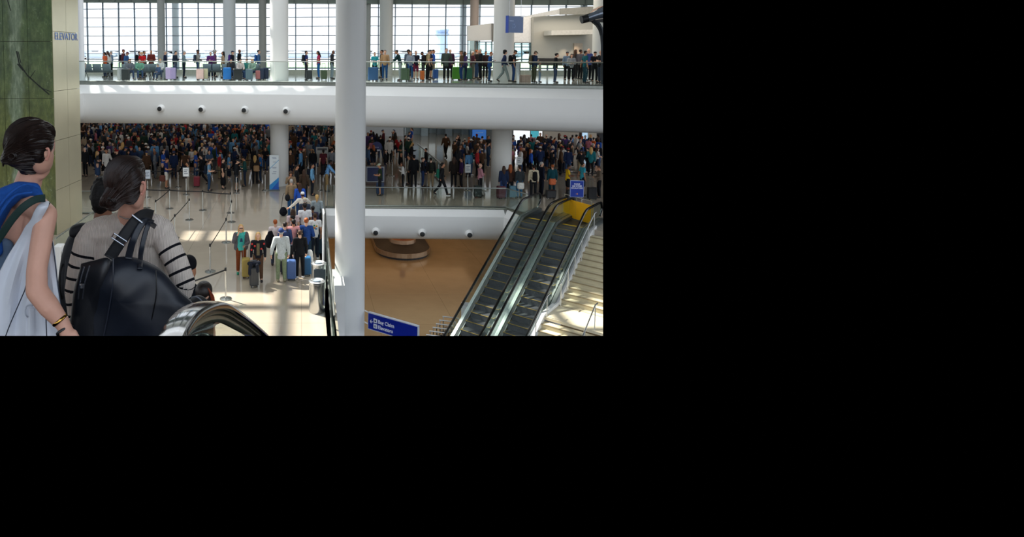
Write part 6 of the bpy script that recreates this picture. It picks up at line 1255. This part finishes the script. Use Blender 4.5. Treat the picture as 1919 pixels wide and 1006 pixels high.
for y, xl, xr in tr_:
    rw = []
    for k in range(25):
        u = k / 24; x = xl + (xr - xl) * u; dep = 2.345 - .012 * sin(u * pi) + (max(0, min(1, (y - 430) / 120))) * (.014 * sin(u * 17 + y * .012) + .01 * sin(u * 31 - y * .02)); dep += -.04 * max(0, min(1, (440 - y) / 40)) + max(0, 384 - y) * .008
        rw.append(F(x, y, dep))
    rows.append(rw)
nr = []
cols = list(zip(*rows)); cols = [smooth_path(list(c), 4) for c in cols]; rows = list(zip(*cols))
TOTE = mat('#d9dde6', .6, 0, .03, 6, .05); me = MB().grid([list(r_) for r_ in rows]).mesh('tote', TOTE, True); thicken(me, .006); tote = bpy.data.objects.new('tote_bag', me); C.objects.link(tote); tag(tote, 'large white tote hanging from the nearest woman\'s shoulder', 'bag')
PIPE = mat('#2a3140', .6)
for nm, pts in (('seam', [(57, 412, 2.325), (67, 409, 2.325), (78, 413, 2.325)]), ('edge_piping', [(94, 379, 2.33), (84, 398, 2.33), (74, 425, 2.33), (62, 470, 2.33), (52, 520, 2.325), (46, 545, 2.32)]), ('edge_piping', [(97, 445, 2.34), (102, 480, 2.34), (107, 520, 2.34), (112, 560, 2.34), (117, 600, 2.34), (120, 640, 2.34)]), ('seam', [(46, 545, 2.31), (33, 575, 2.31), (18, 610, 2.31), (5, 645, 2.31)]), ('seam', [(86, 590, 2.31), (88, 640, 2.31)])):
    MB().tube(smooth_path([F(*p) for p in pts], 5), .0022, 5).build(nm, PIPE, tote, True)
lp = MB().tube(smooth_path([F(*p) for p in [(62, 572, 2.3), (50, 574, 2.3), (48, 588, 2.29), (52, 594, 2.3)]], 5), .003, 6).build('loop', mat('#aeb4c0', .5), tote, True)
MB().grid([[F(x, y, 2.31 - .012 * sin((x - 50) / 12 * pi)) for x in (52, 56, 60, 64)] for y in (578, 600, 625, 650)]).build('fold_panel', TOTE, tote, True)
def bangle(x, y, Y, ax, r_, th, m, name, lab, w=1.0):
    c = F(x, y, Y); d = Vector(ax).normalized(); q = d.to_track_quat('Z', 'Y'); mb = MB(); pts = [c + q @ Vector((r_ * cos(a), r_ * .82 * sin(a), 0)) for a in [2 * pi * k / 28 for k in range(29)]]; rows = []
    for p in pts:
        o_ = (p - c).normalized(); rows.append([p + o_ * th * cos(b_) + d * th * w * sin(b_) for b_ in [2 * pi * k / 8 for k in range(8)]])
    return tag(mb.grid(rows, closed=True).build(name, m, None, True), lab, 'bracelet')
ax = F(118, 607, 2.22) - F(92, 575, 2.22)
bangle(112, 599, 2.22, ax, .0325, .0022, mat('#c79a4a', .22, 1, .05, 20), 'bracelet', 'broad gold bangle on the nearest woman\'s wrist', 2.6)
bangle(122, 619, 2.215, F(128, 630, 2.2) - F(118, 607, 2.22), .031, .003, mat('#15161a', .4), 'bracelet', 'black bracelet with gold clasp below the gold bangle', 1.6)
# --- woman in the striped-sleeve sweater
Y2 = 2.9
w2 = [fb(240, 337, 33, 44, Y2, .09), fb(256, 358, 17, 34, Y2, .07), fb(262, 350, 12, 30, Y2 + .04, .05), fc(258, 385, 9, Y2 + .05, 262, 380, 8, Y2 + .06), fc(248, 372, 22, Y2 + .02, 243, 412, 25, Y2 + .05), fb(266, 354, 5, 11, Y2 - .07, .014),
      fc(190, 440, 26, Y2 + .08, 295, 436, 26, Y2 + .08), fc(238, 450, 55, Y2 + .1, 240, 640, 60, Y2 + .12, .6)]
pw2 = org(w2, .006, SKN, 'person'); tag(pw2, 'woman in beige sweater with black-striped sleeves and black leather bag', 'person')
hr2 = [fb(252, 338, 18, 30, Y2 - .045, .06, 'hair'), fb(245, 360, 16, 24, Y2 - .06, .045, 'hair'), fb(233, 333, 39, 43, Y2 - .005, .1, 'hair'), fb(232, 350, 26, 28, Y2 - .03, .075, 'hair'), fb(248, 322, 24, 30, Y2, .085, 'hair'), fb(222, 338, 25, 36, Y2 - .04, .05, 'hair'), fb(205, 374, 17, 14, Y2 - .09, .045, 'hair'), fb(212, 386, 14, 9, Y2 - .085, .035, 'hair'), fb(196, 380, 10, 9, Y2 - .08, .035, 'hair'), fc(235, 362, 14, Y2 - .07, 212, 378, 14, Y2 - .07, 1, 'hair')]
hair2 = org(hr2, .0055, HAIR2, 'hair', pw2, 3); ear(266, 353, Y2 - .09, 12, pw2)
armR = [(308, 446, 24, Y2 + .04), (330, 490, 23, Y2 + .0), (345, 530, 22, Y2 - .03), (330, 580, 20, Y2 - .02), (290, 640, 18, Y2 + .05)]
armL = [(163, 452, 24, Y2 + .04), (148, 500, 21, Y2 + .02), (140, 545, 19, Y2 + .0), (146, 600, 17, Y2 - .02), (160, 650, 16, Y2)]
sw = [fc(176, 438, 27, Y2 + .06, 300, 434, 28, Y2 + .06, 1, 't'), fc(222, 420, 24, Y2 + .05, 266, 418, 25, Y2 + .05, 1, 't'), fc(205, 470, 56, Y2 + .08, 208, 640, 58, Y2 + .1, .62, 't'), fc(262, 470, 56, Y2 + .08, 268, 640, 58, Y2 + .1, .62, 't'), fc(240, 404, 21, Y2 + .05, 242, 416, 30, Y2 + .05, .8, 't'), fc(195, 436, 34, Y2 + .06, 285, 434, 36, Y2 + .06, .8, 't')]
for A in (armR, armL):
    for a, b_ in zip(A[:-1], A[1:]): sw.append(fc(a[0], a[1], a[2], a[3], b_[0], b_[1], b_[2], b_[3], 1, 't'))
m = mat('#d2c6bb', .95, 0, .05, 40, .5, .15, 0, 0, 'rib').copy(); t = m.node_tree
for n in t.nodes:
    if n.type == 'TEX_WAVE': n.inputs['Scale'].default_value = 46; n.inputs['Distortion'].default_value = .6
    if n.type == 'BUMP': n.inputs['Distance'].default_value = .003; n.inputs['Strength'].default_value = .8
at_ = t.nodes.new('ShaderNodeAttribute'); at_.attribute_name = 'arm'; b = t.nodes['Principled BSDF']; src = b.inputs['Base Color'].links[0].from_socket
m1 = t.nodes.new('ShaderNodeMath'); m1.operation = 'DIVIDE'; t.links.new(at_.outputs['Fac'], m1.inputs[0]); m1.inputs[1].default_value = .056
m2 = t.nodes.new('ShaderNodeMath'); m2.operation = 'FRACT'; t.links.new(m1.outputs[0], m2.inputs[0]); m3 = t.nodes.new('ShaderNodeMath'); m3.operation = 'LESS_THAN'; t.links.new(m2.outputs[0], m3.inputs[0]); m3.inputs[1].default_value = .22
m4 = t.nodes.new('ShaderNodeMath'); m4.operation = 'GREATER_THAN'; t.links.new(at_.outputs['Fac'], m4.inputs[0]); m4.inputs[1].default_value = .03
m5 = t.nodes.new('ShaderNodeMath'); m5.operation = 'MULTIPLY'; t.links.new(m3.outputs[0], m5.inputs[0]); t.links.new(m4.outputs[0], m5.inputs[1])
mxn = t.nodes.new('ShaderNodeMix'); mxn.data_type = 'RGBA'; t.links.new(m5.outputs[0], mxn.inputs[0]); t.links.new(src, mxn.inputs[6]); mxn.inputs[7].default_value = (*lin('#15161c'), 1); t.links.new(mxn.outputs[2], b.inputs['Base Color'])
sweater = org(sw, .0065, m, 'sweater', pw2, 4, 1.0)
me = sweater.data; V = np.empty(len(me.vertices) * 3); me.vertices.foreach_get('co', V); V = V.reshape(-1, 3); val = np.full(len(V), -1.0); bd = np.full(len(V), 9.0)
for A in (armR, armL):
    acc = 0
    for i, (a, b_) in enumerate(zip(A[:-1], A[1:])):
        p, q = np.array(F(a[0], a[1], a[3])), np.array(F(b_[0], b_[1], b_[3])); d = q - p; L_ = np.linalg.norm(d); tt = ((V - p) @ d) / L_ ** 2; dist = np.linalg.norm(V - p - np.clip(tt, 0, 1)[:, None] * d, axis=1)
        ok = (dist < .075) & (dist < bd) & ((tt > .0) | (i > 0)); side = (V[:, 0] > F(295, 450, Y2).x) if A is armR else (V[:, 0] < F(176, 450, Y2).x); ok &= side
        bd[ok] = dist[ok]; val[ok] = acc + (tt[ok] if i == 0 else np.clip(tt[ok], 0, 1.2)) * L_; acc += L_
at2 = me.attributes.new('arm', 'FLOAT', 'POINT'); at2.data.foreach_set('value', val)
MB().tube(smooth_path([F(*p) for p in [(224, 405, Y2 - .02), (238, 410, Y2 - .04), (256, 408, Y2 - .03), (264, 402, Y2 + .0)]], 5), .003, 6).build('collar_seam', mat('#8d8178', .9), pw2, True)
# leather bag
LEA = mat('#151a25', .42, 0, .15, 14, .12, .5)
outl = [(158, 500), (185, 492), (214, 483), (252, 484), (300, 506), (338, 548), (366, 582), (358, 660), (128, 660), (134, 590), (142, 530)]
bag = pillow(outl, 2.62, .085, LEA, 'shoulder_bag', None, 10); tag(bag, 'large soft black leather bag over the sweater woman\'s shoulder', 'bag')
pillow([(152, 494), (176, 488), (206, 486), (204, 540), (192, 600), (180, 650), (134, 650), (138, 560)], 2.57, .035, mat('#101218', .4, 0, .2, 14, .12, .5), 'front_pocket', bag, 6)
def line(pts, r_, m, n, par): return MB().tube(smooth_path([F(*p) for p in pts], 6), r_, 6).build(n, m, par, True)
line([(212, 484, 2.55), (211, 530, 2.53), (204, 580, 2.53), (192, 640, 2.54)], .0028, mat('#2b2f3a', .4), 'seam', bag); line([(292, 506, 2.56), (293, 550, 2.54), (284, 600, 2.54), (276, 650, 2.55)], .0025, mat('#0a0b0e', .4), 'seam', bag)
line([(158, 500, 2.52), (150, 530, 2.51), (147, 560, 2.52)], .003, mat('#8e9098', .25, .9), 'zip', bag); line([(168, 498, 2.52), (159, 530, 2.51), (155, 560, 2.52)], .003, mat('#8e9098', .25, .9), 'zip', bag)
MB().lathe([(.004, -.01), (.009, -.006), (.009, .006), (.004, .01)], F(154, 536, 2.5), 10).build('zip_pull', mat('#a2a4aa', .25, .9), bag)
WEB = mat('#101116', .7, 0, .1, 30)
ribbon([(285, 404, 2.9), (272, 402, 2.82), (258, 410, 2.76), (240, 432, 2.73), (222, 458, 2.68), (205, 484, 2.6)], .052, WEB, 'shoulder_strap', bag, .004)
ribbon([(285, 418, 2.85), (272, 414, 2.77), (260, 428, 2.74), (248, 455, 2.7), (240, 486, 2.6)], .030, LEA, 'handle', bag, .006); ribbon([(290, 424, 2.84), (279, 420, 2.76), (270, 445, 2.73), (264, 475, 2.68), (262, 505, 2.56)], .022, LEA, 'handle', bag, .006)
c = F(222, 450, 2.655); bm_ = MB(); 
for a, b_ in (((-.03, -.012), (.024, .024)), ((-.018, -.03), (.036, .006)), ((-.03, -.012), (-.018, -.03)), ((.024, .024), (.036, .006))): bm_.tube([c + Vector((a[0], 0, -a[1])) , c + Vector((b_[0], 0, -b_[1]))], .003, 6)
bm_.build('buckle', mat('#9a9ca2', .2, 1), bag); c = F(258, 409, 2.74); MB().tube([c + Vector((-.025, 0, .015)), c + Vector((.02, 0, -.02))], .004, 6).build('strap_ring', mat('#9a9ca2', .2, 1), bag)
# --- curly dark-haired person with a black backpack
Y3 = 3.7
p3 = org([fb(196, 366, 17, 27, Y3, .09), fc(194, 390, 16, Y3, 190, 430, 18, Y3), fc(170, 440, 26, Y3, 235, 440, 26, Y3), fc(205, 450, 50, Y3, 205, 640, 52, Y3, .6)], .01, mat(SKINS['brown'], .5), 'person'); tag(p3, 'person with dark curly hair hidden behind the sweater woman', 'person')
cur = [fb(192, 366, 20, 36, Y3, .12, 'h')]; rr = random.Random(2)
for k in range(60): a, b_ = rr.uniform(0, 6.28), rr.uniform(-1, 1); s_ = (1 - b_ * b_) ** .5; cur.append(blob(F(191 + 19 * s_ * cos(a), 367 + 35 * b_, Y3 + .1 * s_ * sin(a)), (.016, .016, .016), tg='h'))
org(cur, .007, mat('#0f0c0b', .7, 0, .3, 60, .6, .3), 'hair', p3, 1); org([fc(165, 446, 30, Y3, 235, 446, 30, Y3, .8, 't'), fc(200, 460, 52, Y3, 200, 650, 54, Y3, .6, 't'), fc(160, 450, 24, Y3, 140, 520, 20, Y3, 1, 't')], .012, cloth('#14161c'), 'jacket', p3)
bp_ = pillow([(150, 420), (163, 424), (170, 470), (168, 560), (150, 590), (116, 580), (114, 520), (121, 470), (131, 440)], 3.45, .12, mat('#14171e', .7, 0, .15, 20, .2), 'backpack', None, 7); tag(bp_, 'tall black backpack left of the striped sleeve', 'backpack')
pillow([(152, 418), (164, 420), (166, 436), (146, 444), (132, 440), (134, 424)], 3.34, .05, mat('#0e1015', .7), 'top_pouch', bp_, 5); line([(118, 495, 3.33), (113, 510, 3.3), (112, 540, 3.3), (116, 560, 3.33)], .006, mat('#0a0b0d', .6), 'side_strap', bp_); pillow([(124, 480), (150, 478), (152, 560), (122, 566)], 3.34, .04, mat('#191c24', .7), 'front_pocket', bp_, 5)
# --- beanie wearer and auburn-haired rider
Y4 = 5.9
p4_ = org([fb(355, 500, 13, 19, Y4, .09), fb(362, 510, 6, 10, Y4, .05), fc(354, 512, 11, Y4, 352, 540, 13, Y4), fc(335, 550, 14, Y4, 375, 550, 14, Y4), fc(355, 560, 25, Y4, 355, 650, 28, Y4, .6)], .014, mat(SKINS['tan'], .5), 'person'); tag(p4_, 'person in a black knitted cap riding ahead of the bag', 'person')
org([fb(353, 494, 16.5, 17, Y4, .105, 'h')], .012, cloth('#0f1014'), 'knitted_cap', p4_); org([fc(335, 549, 18, Y4, 376, 552, 18, Y4, .9, 't'), fc(354, 560, 30, Y4, 354, 660, 32, Y4, .7, 't'), fc(378, 556, 13, Y4, 386, 600, 12, Y4, 1, 't'), fc(352, 526, 12, Y4, 352, 545, 18, Y4, 1, 't')], .016, cloth('#101218'), 'jacket', p4_)
Y5 = 5.5
p5_ = org([fb(385, 548, 13, 17, Y5, .085), fc(383, 560, 9, Y5, 382, 585, 11, Y5), fc(360, 595, 14, Y5, 404, 595, 14, Y5), fc(382, 605, 22, Y5, 382, 700, 26, Y5, .6)], .014, mat(SKINS['pale'], .5), 'person'); tag(p5_, 'auburn-haired rider low behind the chrome handrail', 'person')
org([fb(382, 544, 17, 18, Y5, .095, 'h'), fc(384, 555, 13, Y5 - .02, 386, 585, 11, Y5 - .03, .8, 'h')], .01, mat('#1e130f', .5, 0, .3, 60, .4, kind='hair'), 'hair', p5_)
st = MB()
for k in range(9): st.tube(smooth_path([F(390 + k * .7, 540 + k, Y5 - .06 - .0 * k), F(396 + k * .6, 558, Y5 - .05), F(398 + k * .5, 578, Y5 - .04), F(398 + k * .3, 598, Y5 - .04)], 4), .006, 5)
st.build('auburn_strands', mat('#8a3a1a', .5, 0, .2, 30), p5_, True)
org([fc(352, 592, 17, Y5 - .05, 392, 594, 17, Y5 - .05, .9, 't'), fc(372, 600, 28, Y5, 372, 700, 32, Y5, .7, 't')], .016, cloth('#12141a'), 'jacket', p5_)
rb = pillow([(352, 562), (372, 554), (390, 566), (398, 592), (396, 640), (352, 640), (346, 590)], 5.15, .1, mat('#101217', .6, 0, .1, 20, .1), 'backpack', None, 6); tag(rb, 'black backpack with pale piping just above the handrail', 'backpack')
line([(352, 560, 5.04), (368, 556, 5.02), (382, 570, 5.02), (390, 600, 5.03)], .005, mat('#5a5f6a', .5), 'piping', rb)
def strands(ho, cen, bun, par, m, n, seed):
    """combed strands lying on the hair, running back to the bun"""
    from mathutils.bvhtree import BVHTree
    bv = BVHTree.FromPolygons([v.co[:] for v in ho.data.vertices], [tuple(p.vertices) for p in ho.data.polygons]); cen = F(*cen); bun = F(*bun); bd_ = (bun - cen).normalized(); r_ = random.Random(seed); mb = MB(); k = 0
    while k < n:
        d0 = Vector((r_.gauss(0, 1), r_.gauss(0, 1), r_.gauss(0, 1) + .3)).normalized()
        if d0.dot(bd_) > .75 or d0.z < -.75: continue
        hit = bv.ray_cast(cen, d0)
        if hit[0] is None or hit[0].y > cen.y + .05: k += 1; continue
        pts = []; rad = 0; q1 = bd_
        for i in range(13):
            t_ = i / 14; d = (d0 * (1 - t_) + q1 * t_ + Vector((0, 0, .18 * sin(pi * t_)))).normalized(); h_ = bv.ray_cast(cen, d)
            if h_[0] is None: break
            pts.append(h_[0] + d * .0004)
        if len(pts) > 5: mb.tube(smooth_path(pts, 2), [.0016 + .0012 * sin(pi * j / (2 * len(pts))) for j in range(2 * (len(pts) - 1) + 1)], 4, cap=False)
        k += 1
    o = mb.build('hair_strands', m, par, True); o['kind'] = 'stuff'; return o
strands(hair1, (60, 272, Y1), (22, 292, Y1 - .05), pw1, mat('#20130e', .48, 0, .35, 30, 0, .4), 420, 1)
strands(hair2, (238, 338, Y2), (208, 376, Y2 - .07), pw2, mat('#261712', .48, 0, .35, 30, 0, .4), 420, 2)
for (cx_, cy_, Yb, par, s_) in ((22, 293, Y1 - .118, pw1, 1.05), (206, 378, Y2 - .132, pw2, 1.05)):
    mb = MB()
    for k in range(26):
        a0 = k * .7; r0 = (5 + (k % 5) * 2.4) * s_; mb.tube([F(cx_ + r0 * 1.15 * cos(a0 + j * .35), cy_ + r0 * .9 * sin(a0 + j * .35), Yb + .00022 * r0 * r0 + .004 * sin(k)) for j in range(9)], .0032, 5)
    o = mb.build('bun_twists', mat('#1e120e', .5, 0, .3, 30, 0, .4), par, True); o['kind'] = 'stuff'
# --- escalator handrail in the foreground
hp_ = [(296, 690, 1.72), (318, 640, 1.84), (338, 604, 2.0), (362, 582, 2.2), (390, 572, 2.45), (416, 574, 2.75), (440, 588, 3.1), (466, 607, 3.6), (495, 632, 4.2), (530, 664, 5.0)]
cpts = smooth_path([F(*p) for p in hp_], 7); fh = thing('escalator', 'glossy dark escalator handrail arching up at the bottom of the view', 'escalator', cpts[0]); b0 = cpts[0].copy()
latv = Vector((1, -.18, 0)).normalized()
def railband(offn, w, h_, name, m, off_l=0.0):
    rows = []
    for i, p in enumerate(cpts):
        d = (cpts[min(i + 1, len(cpts) - 1)] - cpts[max(i - 1, 0)]).normalized(); nrm = latv.cross(d).normalized(); 
        if nrm.z < 0: nrm = -nrm
        c_ = p - b0 + nrm * offn + latv * off_l; prof = [(-w, -h_ * .6), (-w, 0), (-w * .8, h_ * .75), (-w * .35, h_), (w * .35, h_), (w * .8, h_ * .75), (w, 0), (w, -h_ * .6), (w * .7, -h_), (-w * .7, -h_)]
        rows.append([c_ + latv * a + nrm * b_ for a, b_ in prof])
    return MB().grid(rows, closed=True).build(name, m, fh, True)
railband(0, .045, .016, 'handrail', mat('#15181c', .1, 0, .05, 10, 0, .9, 0, 1.0)); railband(-.026, .026, .012, 'guide_channel', mat('#7d7a66', .3, .8)); railband(-.052, .014, .016, 'glass_clamp', mat('#a8a592', .3, .8))
rows = []
for p in cpts: rows.append([p - b0 + Vector((0, 0, -.06)), p - b0 + Vector((0, 0, -1.1))])
me = MB().grid(rows).mesh('glass_panel', GLASS, True); thicken(me, .012); o = bpy.data.objects.new('glass_panel', me); C.objects.link(o); o.parent = fh
q = P(111, 520, 0); t = thing('info_desk', 'white cabinet behind the glass left of the black backpack', 'cabinet', (F(111, 480, 21).x, 21, 0)); zt = F(111, 459, 21).z; MB().box(-.13, .13, -.2, .2, 0, zt, bev=.02).build('body', WHITE, t); MB().box(.15, .35, -.2, .2, 0, zt - .15, bev=.02).build('side_cabinet', WHITE, t)
# ------------------------------------------------------------------ only what the photograph could see is built: trim geometry past its right and lower limits
def trim():
    bpy.context.view_layer.update()
    co = Vector((0, 0, CZ)); pl = []
    for a, b_, ins in ((ray(1130, 0), ray(1130, 629), ray(500, 300)), (ray(0, 629), ray(1130, 629), ray(500, 300))):
        n = a.cross(b_).normalized()
        if n.dot(ins) > 0: n = -n
        pl.append(n)
    for o in list(C.objects):
        if o.type != 'MESH' or o.name in ('wall_sky_block', 'roof', 'beam') or o.name.startswith(('wall_sky_block', 'roof', 'beam')): continue
        M = o.matrix_world; cs = [M @ Vector(c) for c in o.bound_box]
        for n in pl:
            d = [(c - co).dot(n) for c in cs]
            if max(d) <= 0: continue
            if min(d) >= 0:
                for ch in list(o.children): ch.parent = o.parent; ch.matrix_world = ch.matrix_world
                bpy.data.objects.remove(o); o = None; break
            if o.data.users > 1: 
                o.data = o.data.copy()
            Mi = M.inverted(); bm = bmesh.new(); bm.from_mesh(o.data)
            lc = Mi @ co; ln = (M.to_3x3().transposed() @ n).normalized()
            bmesh.ops.bisect_plane(bm, geom=bm.verts[:] + bm.edges[:] + bm.faces[:], dist=1e-5, plane_co=lc, plane_no=ln, clear_outer=True)
            nf = len(bm.faces); bm.to_mesh(o.data); bm.free()
            if nf == 0:
                if not o.children: bpy.data.objects.remove(o); o = None; break
    again = True
    while again:
        again = False
        for o in list(C.objects):
            if o.type == 'EMPTY' and not o.children: bpy.data.objects.remove(o); again = True
trim()
